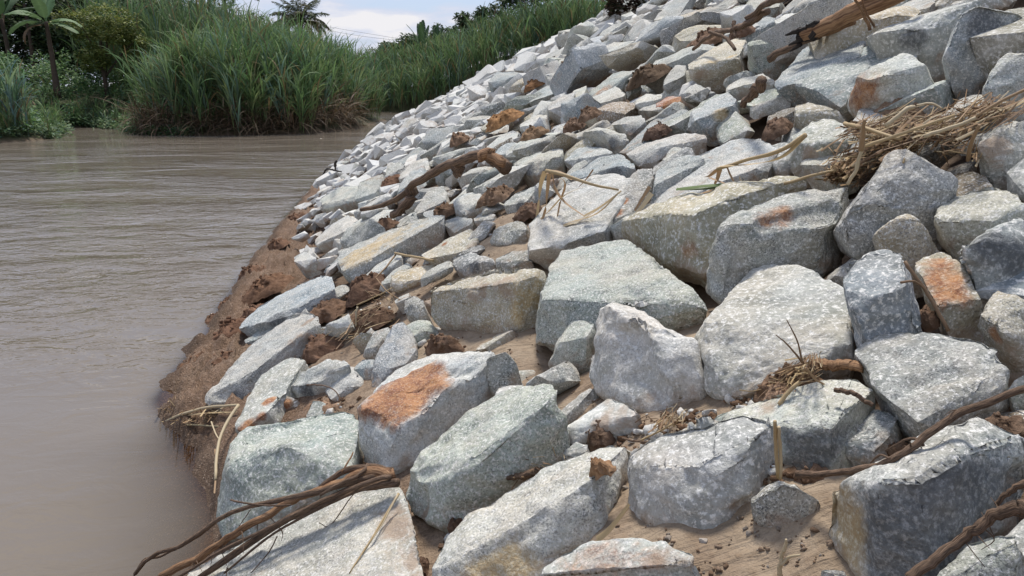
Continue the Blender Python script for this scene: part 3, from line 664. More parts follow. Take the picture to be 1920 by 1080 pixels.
R('dark flat stone at the crest beside the sky', 'G', '1132,37 1152,28 1172,28', '1132,39 1172,33', '1134,42 1170,38')

# ------------------------------------------------------------------ rock building
from mathutils.kdtree import KDTree
def hull_bm(points):
    bm = bmesh.new()
    for p in points: bm.verts.new(p)
    r = bmesh.ops.convex_hull(bm, input=bm.verts)
    junk = list({v for v in r['geom_interior'] + r['geom_unused'] if isinstance(v, bmesh.types.BMVert)})
    if junk: bmesh.ops.delete(bm, geom=junk, context='VERTS')
    return bm
def chop(points, cuts, rnd, depth):
    """knock corners off a convex body"""
    pts = np.array(points, float)
    size = np.linalg.norm(pts.max(0) - pts.min(0))
    bm = hull_bm(pts)
    for _ in range(cuts):
        d = Vector((rnd.gauss(0, 1), rnd.gauss(0, 1), rnd.gauss(0, 1) * 0.8 + 0.3)).normalized()
        co = [v.co for v in bm.verts]
        mx = max(c.dot(d) for c in co)
        pl = d * (mx - (size * depth if depth < 1 else depth - 1) * rnd.uniform(0.4, 1.0))
        bmesh.ops.bisect_plane(bm, geom=bm.verts[:] + bm.edges[:] + bm.faces[:], dist=1e-5, plane_co=pl, plane_no=d, clear_outer=True)
        q = [v.co.copy() for v in bm.verts]
        bm.free()
        if len(q) < 6: bm = hull_bm(pts); break
        bm = hull_bm(q)
    me = bpy.data.meshes.new('hull'); bm.to_mesh(me); bm.free()
    return me
def hull_arrays(me):
    me.calc_loop_triangles()
    V = np.empty(len(me.vertices) * 3, np.float32); me.vertices.foreach_get('co', V)
    T = np.empty(len(me.loop_triangles) * 3, np.int32); me.loop_triangles.foreach_get('vertices', T)
    bpy.data.meshes.remove(me)
    return V.reshape(-1, 3).astype(float), T.reshape(-1, 3)
def subdivide(V, F, L, maxit=10):
    """split every edge longer than L at its middle until none is left"""
    for _ in range(maxit):
        E = np.sort(np.stack((F, np.roll(F, -1, 1)), -1), -1); key = E[..., 0].astype(np.int64) * 10000000 + E[..., 1]
        uk, inv = np.unique(key.ravel(), return_inverse=True); a, b = uk // 10000000, uk % 10000000
        lng = np.linalg.norm(V[a] - V[b], axis=1) > L
        if not lng.any(): break
        mid = np.full(len(uk), -1); mid[lng] = len(V) + np.arange(lng.sum())
        V = np.vstack((V, (V[a[lng]] + V[b[lng]]) / 2)); M = mid[inv.reshape(-1, 3)]; cnt = (M >= 0).sum(1); out = [F[cnt == 0]]
        q = cnt == 1
        if q.any():
            r = np.argmax(M[q] >= 0, 1); ix = (r[:, None] + np.arange(3)) % 3; f = np.take_along_axis(F[q], ix, 1); m = np.take_along_axis(M[q], ix, 1)[:, 0]
            out += [np.stack((f[:, 0], m, f[:, 2]), 1), np.stack((m, f[:, 1], f[:, 2]), 1)]
        q = cnt == 2
        if q.any():
            r = (np.argmax(M[q] < 0, 1) + 1) % 3; ix = (r[:, None] + np.arange(3)) % 3; f = np.take_along_axis(F[q], ix, 1); m = np.take_along_axis(M[q], ix, 1)
            out += [np.stack((m[:, 0], f[:, 1], m[:, 1]), 1), np.stack((f[:, 0], m[:, 0], m[:, 1]), 1), np.stack((f[:, 0], m[:, 1], f[:, 2]), 1)]
        q = cnt == 3
        if q.any():
            f, m = F[q], M[q]
            out += [np.stack((f[:, 0], m[:, 0], m[:, 2]), 1), np.stack((m[:, 0], f[:, 1], m[:, 1]), 1), np.stack((m[:, 2], m[:, 1], f[:, 2]), 1), m]
        F = np.vstack(out)
    return V, F
def sharp_keys(V, F, deg):
    n = np.cross(V[F[:, 1]] - V[F[:, 0]], V[F[:, 2]] - V[F[:, 0]]); n /= np.linalg.norm(n, axis=1)[:, None] + 1e-15
    E = np.sort(np.stack((F, np.roll(F, -1, 1)), -1), -1); key = (E[..., 0].astype(np.int64) * 10000000 + E[..., 1]).ravel()
    fid = np.repeat(np.arange(len(F)), 3); o = np.argsort(key, kind='stable'); k = key[o]; f = fid[o]
    same = k[:-1] == k[1:]; i = np.where(same)[0]
    return k[i][(n[f[i]] * n[f[i + 1]]).sum(1) < math.cos(math.radians(deg))]
def mark_sharp(me, keys):
    e = np.empty(len(me.edges) * 2, np.int32); me.edges.foreach_get('vertices', e); e = np.sort(e.reshape(-1, 2), 1).astype(np.int64)
    m = np.isin(e[:, 0] * 10000000 + e[:, 1], keys)
    at = me.attributes.get('sharp_edge') or me.attributes.new('sharp_edge', 'BOOLEAN', 'EDGE'); at.data.foreach_set('value', m)
def smooth(V, F, it, k=0.5):
    k4 = F.shape[1]; E = np.vstack([F[:, [i, (i + 1) % k4]] for i in range(k4)])
    n = len(V); cnt = np.bincount(E.ravel(), minlength=n)[:, None].clip(1)
    for _ in range(it):
        S = np.stack([np.bincount(E[:, 0], V[E[:, 1], a], n) + np.bincount(E[:, 1], V[E[:, 0], a], n) for a in range(3)], 1)
        V = V + k * (S / cnt - V)
    return V
def normals(V, F):
    a = np.cross(V[F[:, 1]] - V[F[:, 0]], V[F[:, 2]] - V[F[:, 0]])
    n = np.zeros_like(V)
    for i in range(3):
        for ax in range(3): n[:, ax] += np.bincount(F[:, i], a[:, ax], len(V))
    return n / (np.linalg.norm(n, axis=1)[:, None] + 1e-12)
def notch(V, F, n, size, seed):
    """break steps out of a stone: wedges between two planes, so that the outline is not convex any more"""
    g = np.random.default_rng(seed + 77); V = V.copy()
    for _ in range(n):
        Nn = normals(V, F); i = g.integers(len(V)); nn = Nn[i]
        if nn[2] < -0.2: continue
        t = np.cross(nn, g.normal(0, 1, 3)); t /= np.linalg.norm(t) + 1e-9
        a1, a2 = math.radians(g.uniform(12, 30)), math.radians(g.uniform(42, 62))
        a = nn * math.cos(a1) + t * math.sin(a1); b = nn * math.cos(a2) - t * math.sin(a2)
        p0 = V[i] - nn * size * g.uniform(.03, .075) - t * 0
        da, db = (V - p0) @ a, (V - p0) @ b
        near = np.linalg.norm(V - V[i], axis=1) < size * g.uniform(.28, .5)
        m = (da > 0) & (db > 0) & near
        if m.sum() < 3: continue
        V[m] -= np.where((da < db)[:, None], da[:, None] * a, db[:, None] * b)[m]
        f = F[m[F].any(1)]; w = np.zeros(len(V), bool); w[np.unique(f)] = True
        S = V
        for _i in range(4):
            S2 = smooth(S, F, 1, 0.6); S = np.where(w[:, None], S2, S)
        V = S
    return V
def roughen(V, F, size, seed, keys=None):
    """broken-stone relief: faint undulation, fracture steps, chipped edges"""
    Nn = normals(V, F)
    off = np.array((seed * 1.7, seed * 0.9, -seed * 1.3))
    d = fbm(V / size * 2.4 + off, 3, seed) * 0.009 * size
    st = vnoise(V / size * np.array((3.0, 3.0, 6.0)) + off, seed + 9); d = d + 0.007 * size * np.clip(st * 9, -1, 1)
    st = vnoise(V / size * np.array((7.0, 7.0, 9.0)) + off * 2, seed + 19); d = d + 0.0045 * size * np.clip(st * 8, -1, 1)
    d = d + fbm(V * 30 + off, 3, seed + 3) * min(0.0042, 0.012 * size)
    if keys is not None and len(keys):
        vi = np.unique(np.concatenate((keys // 10000000, keys % 10000000))).astype(int); c = V[vi]
        kd = KDTree(len(c))
        for i, q in enumerate(c.tolist()): kd.insert(q, i)
        kd.balance(); fn = kd.find
        dm = np.array([fn(q)[2] for q in V.tolist()])
        w = 0.02 * size + 0.004
        ch = np.clip(vnoise(V / size * 11 + off, seed + 31) + 0.25, 0, 1) * 0.010 * size + np.clip(vnoise(V / size * 26 + off, seed + 33) + 0.1, 0, 1) * 0.006 * size + 0.0015
        d = d - ch * np.exp(-dm / w)
    return V + Nn * d[:, None]

rockdata = []
for k, r in enumerate(HAND):
    rnd = random.Random(100 + k)
    allp = r['back'] + r['ridge'] + r['base']
    us = [p[0] for p in allp]; vsx = [p[1] for p in allp]
    wpx = max(us) - min(us)
    base = r['base'] or r['ridge']
    h0 = r['h0']
    tb = float(np.mean([Pt(u, v, h0) for u, v in base]))
    wm = wpx * tb / FPX
    bu = np.mean([p[0] for p in base]); bv = np.mean([p[1] for p in base])
    if r['H'] is None:
        dirv = ray(bu, bv); dirv = np.array((dirv[0], dirv[1], 0)); dirv /= np.linalg.norm(dirv)
        gb = np.mean([P3(u, v, h0) @ dirv for u, v in base])
        bestH, bestE = 0.1, 9
        for H in np.linspace(0.02, 0.75 * wm + 0.03, 36):
            gr = np.mean([P3(u, v, h0 + H) @ dirv for u, v in r['ridge']])
            e = abs(gr - gb - r['lean'] * H)
            if e < bestE: bestH, bestE = H, e
        H = bestH
    else: H = r['H']
    pts = []
    lo, hi = tb - 0.45 * wm, tb + 1.15 * wm
    def add(u, v, h, a=lo, b=hi):
        t = min(max(Pt(u, v, h), a), b); pts.append(CAMP + ray(u, v) * t); return t
    rh = []
    bs = sorted(base)
    for u, v in r['ridge']:
        if r['H'] is not None or not r['base']: rh.append(H); continue
        vb = float(np.interp(u, [q[0] for q in bs], [q[1] for q in bs])); ub = min(max(u, bs[0][0]), bs[-1][0])
        dv_ = ray(ub, vb); dv_ = np.array((dv_[0], dv_[1], 0)); dv_ /= np.linalg.norm(dv_)
        gb = min(max(float(P3(ub, vb, h0) @ dv_), (tb - .35 * wm) * .93), (tb + .5 * wm)); hs = np.linspace(0.45 * H, 1.9 * H, 24)
        rh.append(float(hs[int(np.argmin([abs(P3(u, v, h0 + q) @ dv_ - gb - r['lean'] * q) for q in hs]))]))
    tr_ = [add(u, v, h0 + q) for (u, v), q in zip(r['ridge'], rh)]
    rs = sorted(zip([p[0] for p in r['ridge']], rh))
    for u, v in r['base']: add(u, v, h0, tb - 0.35 * wm, tb + 0.5 * wm)
    for u, v in r['back']: add(u, v, h0 + 0.5 * H + 0.5 * float(np.interp(u, [q[0] for q in rs], [q[1] for q in rs])))
    P = np.array(pts); cen = P.mean(0)
    # buried underside
    nrm = np.array(NRM)
    under = []
    for q in P:
        hq = (q[2] - B(q[0], q[1])) * COSA
        b = q - nrm * (hq + 0.10)
        cb = cen - nrm * ((cen[2] - B(cen[0], cen[1])) * COSA + 0.10)
        under.append(cb + (b - cb) * 0.78)
    allP = np.vstack((P, under))
    size = float(np.linalg.norm(P.max(0) - P.min(0)))
    me = chop(allP, 7 if wpx > 60 else 3, rnd, 1 + 0.15 * max(H, 0.03) + 0.008 * wm)
    dist = float(np.linalg.norm(cen - CAMP))
    hv, hf = subdivide(*hull_arrays(me), max(dist / 745 * 4.8, size / 76, 0.010))
    r.update(mesh=(hv, hf), size=size, H=H, cen=cen, dist=dist, k=k, P=P, wpx=wpx, tb=tb)
# templates for the many smaller stones
TPL = []
for k in range(26):
    rnd = random.Random(500 + k)
    ax = (1.0, rnd.uniform(0.5, 0.9), rnd.uniform(0.26, 0.55))
    q = []
    for i in range(rnd.randint(9, 15)):
        d = Vector((rnd.gauss(0, 1), rnd.gauss(0, 1), rnd.gauss(0, 1)))
        m = max(abs(d.x), abs(d.y), abs(d.z)); d = d / m * rnd.uniform(0.75, 1.0)     # towards a block rather than a ball
        q.append((d.x * ax[0] * 0.5, d.y * ax[1] * 0.5, d.z * ax[2] * 0.5))
    q += [(sx * ax[0] * .42 * rnd.uniform(.6, 1), sy * ax[1] * .42 * rnd.uniform(.6, 1), sz * ax[2] * .42) for sx in (-1, 1) for sy in (-1, 1) for sz in (-1, 1) if rnd.random() < 0.7]
    me = chop(q, 5, rnd, 0.07)
    hv, hf = hull_arrays(me)
    TPL.append((subdivide(hv, hf, 0.115), (hv, hf), subdivide(hv, hf, 0.2)))
TPL = [((notch(a[0], a[1], 3, .8, 40 + i), a[1]), b, (notch(c[0], c[1], 3, .8, 40 + i), c[1])) for i, (a, b, c) in enumerate(TPL)]
TPL = [(a, b, c, sharp_keys(*a, 22), sharp_keys(*c, 22)) for a, b, c in TPL]

def ground_h(V): return (V[:, 2] - B(V[:, 0], V[:, 1])) * COSA
def tint_for(tone, rnd):
    c = np.array(TONE[tone]); g = rnd.uniform(0.80, 1.1)
    return np.clip(c * g * np.array((rnd.uniform(.97, 1.03), 1.0, rnd.uniform(.96, 1.04))), 0, 0.62)
def spots(V, s, H, h0, rag, seed):
    """stain or painted-shade strength from 'u,v,r' marks, laid on the stone as balls round the marked points"""
    out = np.zeros(len(V))
    if not s: return out
    if s[1] == ':':
        mode, pl = s[0], np.array(pp(s[2:])); pj = proj(V)[:, :2]
        d = dist_line(pj, np.vstack((pl, pl[:1]))); d = np.where(inside(pj, pl), d, -d)
        out = sstep(-34, 26, d)
        if mode == 'T': out = out * sstep(0.45, 0.75, (ground_h(V) - h0) / max(H, 1e-3))
        toward = ((V - V.mean(0)) @ (V.mean(0) - CAMP)) < 0.35 * np.abs((V - V.mean(0)) @ (V.mean(0) - CAMP)).max()
        return out * toward
    for a in s.split():
        u, v, rr = [float(q) for q in a.split(',')]
        pj = proj(V); dpx = np.hypot(pj[:, 0] - u, pj[:, 1] - v)
        near = np.where(dpx < rr * 0.6)[0]
        if len(near) == 0: near = np.array([np.argmin(dpx)])
        i = near[np.argmin(pj[near, 2])]
        c = V[i]; rad = rr * pj[i, 2] / FPX * 1.15
        d = np.linalg.norm(V - c, axis=1)
        out = np.maximum(out, 1.0 - sstep(0.3, 1.5, d / rad))
    return out
LAND = []          # landmarks for descriptions
GROUP = 'stones of the embankment'
for r in HAND:
    V, F = r['mesh']
    rnd = random.Random(900 + r['k'])
    V = notch(V, F, 5 if r['wpx'] > 90 else 2, min(r['size'] * .8, 3.0 * r['H'] + 0.10), r['k'])
    keys = sharp_keys(V, F, 20)
    V = roughen(V, F, min(r['size'], 3.0 * r['H'] + 0.14), r['k'] + 3, keys)
    st = r['st']
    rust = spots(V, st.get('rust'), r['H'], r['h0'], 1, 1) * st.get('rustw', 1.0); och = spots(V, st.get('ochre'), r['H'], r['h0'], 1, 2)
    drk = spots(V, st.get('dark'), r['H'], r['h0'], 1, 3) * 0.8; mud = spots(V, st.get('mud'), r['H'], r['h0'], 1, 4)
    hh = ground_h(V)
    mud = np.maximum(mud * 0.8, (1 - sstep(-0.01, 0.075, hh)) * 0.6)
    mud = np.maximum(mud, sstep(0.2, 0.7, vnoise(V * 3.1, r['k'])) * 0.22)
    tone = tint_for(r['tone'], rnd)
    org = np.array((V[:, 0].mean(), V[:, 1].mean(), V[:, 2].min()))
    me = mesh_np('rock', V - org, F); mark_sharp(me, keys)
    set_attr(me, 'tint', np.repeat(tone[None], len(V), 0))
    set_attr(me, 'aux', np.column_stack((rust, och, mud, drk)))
    o = obj('rock', me, ROCK, loc=org); tag(o, r['label'], 'rock', GROUP)
    c = proj(V.mean(0)[None])[0]
    r['V'] = V
    if r['short']: LAND.append((r['short'], c[0], c[1]))

# picture mask of the traced stones, so that smaller ones do not stand in front of them
MW, MH = 480, 270
mask = np.full((MH, MW), 1e9)
gxm, gym = np.meshgrid(np.arange(MW) * 4 + 2, np.arange(MH) * 4 + 2)
from mathutils.geometry import convex_hull_2d
for r in HAND:
    q = proj(r['P'])
    pts2 = [(a[0], a[1]) for a in q]
    hl = [pts2[i] for i in convex_hull_2d([Vector(p) for p in pts2])]
    ins = inside(np.stack((gxm.ravel(), gym.ravel()), -1).astype(float), np.array(hl)).reshape(MH, MW)
    mask[ins] = np.minimum(mask[ins], r['tb'] + r['size'] * 0.4)
def covered(u, v, rad, dist):
    x0, x1 = int(max((u - rad) / 4, 0)), int(min((u + rad) / 4 + 1, MW)); y0, y1 = int(max((v - rad) / 4, 0)), int(min((v + rad) / 4 + 1, MH))
    if x1 <= x0 or y1 <= y0: return 0.0, 0.0
    m = mask[y0:y1, x0:x1]
    return float((m < 1e8).mean()), float(((m < 1e8) & (m > dist - 0.05)).mean())

# ---- the many smaller stones heaped between and beyond
cand = []
rnd = random.Random(11)
grid = {}
def ok(x, y, rad):
    c = 0.4; gx0, gy0 = int(x // c), int(y // c); n = 2
    for i in range(gx0 - n, gx0 + n + 1):
        for j in range(gy0 - n, gy0 + n + 1):
            for (a, b, q) in grid.get((i, j), ()):
                if (a - x) ** 2 + (b - y) ** 2 < ((rad + q) * 0.78) ** 2: return False
    return True
def put(x, y, rad): grid.setdefault((int(x // 0.4), int(y // 0.4)), []).append((x, y, rad))
for dia, tries in ((0.55, 1500), (0.42, 5000), (0.33, 9000), (0.25, 16000), (0.18, 26000)):
    for _ in range(tries):
        y = 0.7 + 45.0 * rnd.random() ** 1.25; t = rnd.uniform(0.10, 10.4 + (0.6 if y > 20 else 0))
        x = float(Xs(y)) + t
        if t < 0.5 and rnd.random() < 0.3 and y < 12: continue
        if y < 9.5 and t < 0.32 + 0.3 * (y < 7): continue
        if x > 1.0 + 1.9 * y: continue
        d = dia * rnd.uniform(0.85, 1.25)
        if t < 3.2 and y < 22 and d > 0.42: continue
        if t < 0.9 and y < 11 and d > 0.25: continue
        mzv = float(mudzone(np.array([x]), np.array([y]))[0])
        if mzv > 0.25 and not (d < 0.24 and rnd.random() < .22 and y > 2.0): continue
        if y > 24 and d < 0.22: continue
        p = np.array((x, y, float(B(np.array([x]), np.array([y]))[0]) + 0.03))
        u, v, zf = proj(p[None])[0]
        if zf < 0.4 or u < -250 or u > 3900 or v > 2200 or v < -400: continue
        rp = d * 0.5 * FPX / zf
        if rp > 150 and u - 1.3 * rp < 1930 and v - 1.3 * rp < 1090: continue
        if -20 < u < 1940 and -20 < v < 1100:
            anyc, frontc = covered(u, v, rp * 0.8, zf)
            if frontc > (0.30 if d > 0.3 else 0.5): continue
            if anyc > 0.92: continue
        if not ok(x, y, d * 0.5): continue
        put(x, y, d * 0.5)
        cand.append((rp, x, y, d, u, v, zf))
def tone_pick(rnd, u, v):
    k = rnd.random()
    if k < 0.30: return 'W'
    if k < 0.54: return 'P'
    if k < 0.66: return 'B'
    if k < 0.79: return 'G'
    if k < 0.86: return 'N'
    if k < 0.93: return 'C'
    if k < 0.965: return 'T'
    return 'D'
def stone(c, rnd, lod):
    rp, x, y, d, u, v, zf = c
    tp = TPL[rnd.randrange(len(TPL))]; V, F = tp[lod]
    Rm = np.array((Matrix.Rotation(rnd.uniform(0, 6.28), 3, 'Z')))
    flip = np.array(Matrix.Rotation(rnd.choice((0, math.pi)), 3, 'X'))
    s = np.array((1.12, rnd.uniform(.8, 1.15), rnd.uniform(.7, 1.1))) * d * 1.15
    V = (V * s) @ flip.T @ Rm.T
    tilt = math.atan(SL) + rnd.gauss(0, 0.17)
    T = np.array(Matrix.Rotation(-tilt, 3, 'Y') @ Matrix.Rotation(rnd.gauss(0, 0.25), 3, 'X'))
    V = V @ T.T
    th = np.ptp(V @ np.array(NRM))
    z = float(B(np.array([x]), np.array([y]))[0])
    lift = (0.5 * th - 0.11 + rnd.uniform(-0.05, 0.03)) if d > 0.22 else rnd.uniform(-0.05, 0.02)
    cpos = np.array((x, y, z)) + np.array(NRM) * min(lift, 0.12)
    return V + cpos, F, tp[4 if lod == 2 else 3]
cand.sort(key=lambda c: -c[0])
vis = [c for c in cand if -10 < c[4] < 1930 and -10 < c[5] < 1090]
NIND = 296 - len(HAND)
single = vis[:NIND]; sset = set(id(c) for c in single)
rest = [c for c in cand if id(c) not in sset]
used = {}
def where(u, v):
    best = sorted(LAND, key=lambda l: (l[1] - u) ** 2 + ((l[2] - v) * 1.3) ** 2)[0]
    du, dvv = u - best[1], v - best[2]
    if abs(du) > 1.6 * abs(dvv): s = 'uphill of' if du > 0 else 'riverward of'
    elif dvv < 0: s = 'beyond' if abs(du) < 0.5 * abs(dvv) else ('uphill beyond' if du > 0 else 'riverward beyond')
    else: s = 'in front of' if abs(du) < 0.5 * abs(dvv) else ('uphill in front of' if du > 0 else 'riverward in front of')
    return s, best
recs = []
for c in single:
    rnd = random.Random(int(c[1] * 1e5) ^ int(c[2] * 1e5))
    recs.append([c, tone_pick(rnd, c[4], c[5]), rnd, where(c[4], c[5])])
buckets = {}
for q in recs: buckets.setdefault((q[3][0], q[3][1][0], q[1]), []).append(q)
ORD = ['nearest', 'second', 'third', 'fourth', 'fifth', 'sixth', 'seventh', 'eighth', 'ninth', 'tenth', 'eleventh', 'twelfth']
for key, qs in buckets.items():
    qs.sort(key=lambda q: (q[0][4] - q[3][1][1]) ** 2 + (q[0][5] - q[3][1][2]) ** 2)
    for i, q in enumerate(qs):
        side, name, tn = key
        if len(qs) == 1: lab = f'small {WORD[tn]} stone lying {side} {name}'
        else: lab = f'{ORD[min(i, 11)]} small {WORD[tn]} stone {side} {name}'
        c, tn, rnd, _ = q
        V, F, keys = stone(c, rnd, 0)
        V = roughen(V, F, c[3], rnd.randrange(1000), keys)
        org = np.array((V[:, 0].mean(), V[:, 1].mean(), V[:, 2].min()))
        me = mesh_np('rock', V - org, F); mark_sharp(me, keys)
        set_attr(me, 'tint', np.repeat(tint_for(tn, rnd)[None], len(V), 0))
        hh = ground_h(V); mud = (1 - sstep(-0.05, 0.05, hh)) * 0.6 + sstep(-.1, .6, vnoise(V * 3 + 3, 8)) * (0.45 if rnd.random() < .3 else 0)
        rst = sstep(0.2, 0.8, vnoise(V * 4 + 7, 5)) * (0.55 if rnd.random() < 0.2 else 0)
        set_attr(me, 'aux', np.column_stack((rst, rst * 0 + (0.4 if tn == 'C' else 0) * (vnoise(V * 5, 3) > 0), mud, rst * 0 + (0.35 if tn == 'D' else 0))))
        tag(obj('rock', me, ROCK, loc=org), lab, 'rock', GROUP)
parts, tints, auxs = [], [], []
for c in rest:
    rnd = random.Random(int(c[1] * 1e5) ^ int(c[2] * 1e5))
    lod = 2 if c[0] > 27 and -50 < c[4] < 3000 else 1
    V, F, keys = stone(c, rnd, lod)
    if lod == 2: V = roughen(V, F, c[3], rnd.randrange(1000), keys)
    tn = tone_pick(rnd, c[4], c[5])
    parts.append((V, F)); tints.append(np.repeat(tint_for(tn, rnd)[None] * rnd.uniform(.62, 1.0), len(V), 0))
    hh = ground_h(V)
    auxs.append(np.column_stack((np.zeros(len(V)), np.zeros(len(V)), (1 - sstep(-0.06, 0.03, hh)) * 0.55 + (0.4 if rnd.random() < .25 else 0), np.zeros(len(V)) + (0.3 if tn == 'D' else 0))))
V, F = joinVF(parts)
me = mesh_np('small_stones', V, F, smooth=False); set_attr(me, 'tint', np.vstack(tints)); set_attr(me, 'aux', np.vstack(auxs))
tag(obj('rubble', me, ROCK), 'rubble of smaller pale stones heaped over the far embankment slope', 'rubble', kind='stuff')

# ---- pebbles and crumbs of earth scattered on the mud
def scatter(name, spots_, n, d0, d1, mat, tone_fn, label, cat, lift=0.3):
    parts, tints = [], []
    rnd = random.Random(len(name) + n)
    for i in range(n):
        u0, v0, r0 = spots_[rnd.randrange(len(spots_))]
        u = u0 + rnd.gauss(0, r0 * 0.5); v = v0 + rnd.gauss(0, r0 * 0.35)
        p = P3(u, v, 0.0)
        d = d0 + (d1 - d0) * rnd.random() ** 2.5
        V, F = TPL[rnd.randrange(len(TPL))][1]
        Rm = np.array(Matrix.Rotation(rnd.uniform(0, 6.28), 3, Vector((rnd.gauss(0, 1), rnd.gauss(0, 1), rnd.gauss(0, 1))).normalized()))
        z = float(ground_z(np.array([p[0]]), np.array([p[1]]))[0])
        parts.append(((V * d) @ Rm.T + np.array((p[0], p[1], z + d * lift * 0.5)), F))
        tints.append(np.repeat(np.array(tone_fn(rnd))[None], len(V), 0))
    V, F = joinVF(parts)
    me = mesh_np(name, V, F); set_attr(me, 'tint', np.vstack(tints)); set_attr(me, 'aux', np.zeros((len(V), 4)))
    return tag(obj(name, me, mat), label, cat, kind='stuff')

# ================================================================== EARTH CLODS, STICKS, STRAW
MUDSPOTS = [(700, 540, 50), (680, 590, 60), (720, 620, 40), (830, 640, 60), (620, 760, 40), (1100, 810, 40), (1150, 800, 60), (1230, 800, 60), (1040, 870, 50), (1300, 780, 50),
            (1480, 740, 60), (1400, 740, 40), (1440, 900, 40), (1850, 800, 50), (860, 1000, 30), (780, 500, 60), (900, 540, 50), (1270, 530, 30), (520, 750, 40), (1740, 600, 20), (1000, 400, 90), (950, 420, 60)]
scatter('pebbles', MUDSPOTS, 260, 0.010, 0.055, ROCK, lambda r: tint_for(r.choice('PGTG'), r) * 0.8, 'scattered pale pebbles on the mud between the stones', 'pebbles')
scatter('dirt_crumbs', MUDSPOTS, 800, 0.006, 0.035, DIRT, lambda r: np.array((0.22, 0.14, 0.09)) * r.uniform(0.7, 1.3), 'crumbs of brown earth on the mud between the stones', 'dirt')

def clod(u, v, ru, rv, hgt, label, tone=(0.20, 0.125, 0.08), h=0.0, seed=0):
    """a heap of crumbly earth, ru x rv pixels across, lying at (u,v)"""
    c = P3(u, v, h); t = Pt(u, v, h); a = ru * t / FPX
    left = P3(u - ru * 0.9, v + rv * 0.2, h); right = P3(u + ru * 0.9, v - rv * 0.2, h)
    ex = (right - left); ex = ex / np.linalg.norm(ex)
    ey = np.cross(np.array(NRM), ex); ey /= np.linalg.norm(ey); ez = np.cross(ex, ey)
    if ez[2] < 0: ez = -ez
    q = P3(u, v - rv, h) - c; b = min(max(abs(q @ ey), 0.4 * a), 1.3 * a)
    n = 44
    th, rr = np.meshgrid(np.linspace(0, 2 * np.pi, n, endpoint=False), np.linspace(0, 1, 20), indexing='ij')
    x = np.cos(th) * rr; y = np.sin(th) * rr
    L = np.stack((x * 3, y * 3, np.zeros_like(x) + seed * 3.1), -1).reshape(-1, 3)
    edge = 1 + 0.28 * fbm(np.stack((np.cos(th) * 1.5, np.sin(th) * 1.5, np.zeros_like(x) + seed), -1).reshape(-1, 3), 2, seed).reshape(x.shape)
    bumpy = fbm(L * 1.2, 5, seed, 0.62).reshape(x.shape)
    z = min(hgt, 0.5 * a, 0.085) * (1 - rr ** 2.2) * (0.8 + 0.35 * bumpy) - 0.03 * rr ** 4
    V = c + (x * edge * a)[..., None] * ex + (y * edge * b)[..., None] * ey + z[..., None] * ez
    V = V.reshape(-1, 3)
    V = V + fbm(V * 55, 3, seed + 2)[:, None] * np.array((0.006, 0.006, 0.009))
    m = 20
    F = []
    for i in range(n):
        for j in range(m - 1):
            k = (i + 1) % n; F.append((i * m + j, i * m + j + 1, k * m + j + 1, k * m + j))
    parts = [(V, quads_tris(np.array(F), []))]
    rnd = random.Random(seed * 7 + 1)
    for i in range(20):
        k = rnd.randrange(len(V)); d = rnd.uniform(0.15, 0.5) * min(hgt, 0.5 * a)
        TV, TF = TPL[rnd.randrange(len(TPL))][1]
        Rm = np.array(Matrix.Rotation(rnd.uniform(0, 6.28), 3, Vector((rnd.gauss(0, 1), rnd.gauss(0, 1), 1)).normalized()))
        parts.append(((TV * d * np.array((1, 1, 1.4))) @ Rm.T + V[k] + ez * d * 0.15, TF))
    V, F = joinVF(parts)
    me = mesh_np('dirt_clod', V - c, F)
    tn = np.array(tone)[None] * (1 + 0.25 * fbm(V * 20, 2, seed)[:, None])
    set_attr(me, 'tint', tn)
    tag(obj('dirt_clod', me, DIRT, loc=c), label, 'dirt clod', 'heaps of crumbly earth')
g8 = np.random.default_rng(88); ZONE = np.array([(560, 560), (700, 480), (830, 440), (1000, 490), (1010, 600), (1060, 690), (1330, 760), (1560, 1000), (1560, 1080), (1180, 1080), (1090, 830), (960, 780), (900, 620), (700, 640), (560, 760), (460, 760)], float)
zz = g8.uniform((440, 430), (1570, 1080), (1400, 2)); zz = zz[inside(zz, ZONE)]
scatter('gravel', [(a, b, 8) for a, b in zz], 650, 0.005, 0.018, DIRT, lambda r: np.array(r.choice(((.30, .22, .16), (.27, .20, .145), (.20, .135, .09), (.36, .32, .28)))) * r.uniform(.7, 1.1), 'fine gravel and grit lying on the mud between the stones', 'gravel')
clod(690, 540, 46, 26, .07, 'dark crumbly heap of earth below the yellow-stained slab', (0.15, 0.09, 0.06), seed=1)
clod(610, 585, 45, 22, .06, 'brown earth heap between the flat blue slab and the slanting white slab', (0.21, 0.13, 0.085), seed=2)
clod(690, 596, 55, 22, .05, 'root-matted earth heap left of the cream block', (0.16, 0.10, 0.065), seed=3)
clod(600, 650, 48, 24, .06, 'brown earth heap beside the slanting white slab and the white-topped stone', (0.20, 0.12, 0.08), seed=4)
clod(830, 650, 45, 15, .05, 'earth clods behind the rust-topped block', (0.19, 0.12, 0.08), seed=5)
clod(600, 765, 70, 22, .025, 'flat cracked mud patch above the waterside boulder', (0.30, 0.20, 0.135), seed=6)
clod(1120, 808, 34, 26, .07, 'dark earth lump lodged in the jagged white stone', (0.15, 0.10, 0.07), seed=7)
clod(895, 745, 28, 18, .05, 'earth lump between the rust-topped block and the green slab', (0.17, 0.11, 0.075), seed=8)
clod(852, 985, 22, 26, .06, 'dark earth lump under the green slab beside the salt-and-pepper boulder', (0.15, 0.095, 0.065), seed=9)
clod(785, 1058, 18, 22, .05, 'small dark earth lump at the bottom edge', (0.15, 0.095, 0.065), seed=10)
clod(1120, 868, 26, 11, .02, 'small tan lump of earth on the salt-and-pepper boulder', (0.36, 0.225, 0.13), h=0.12, seed=11)
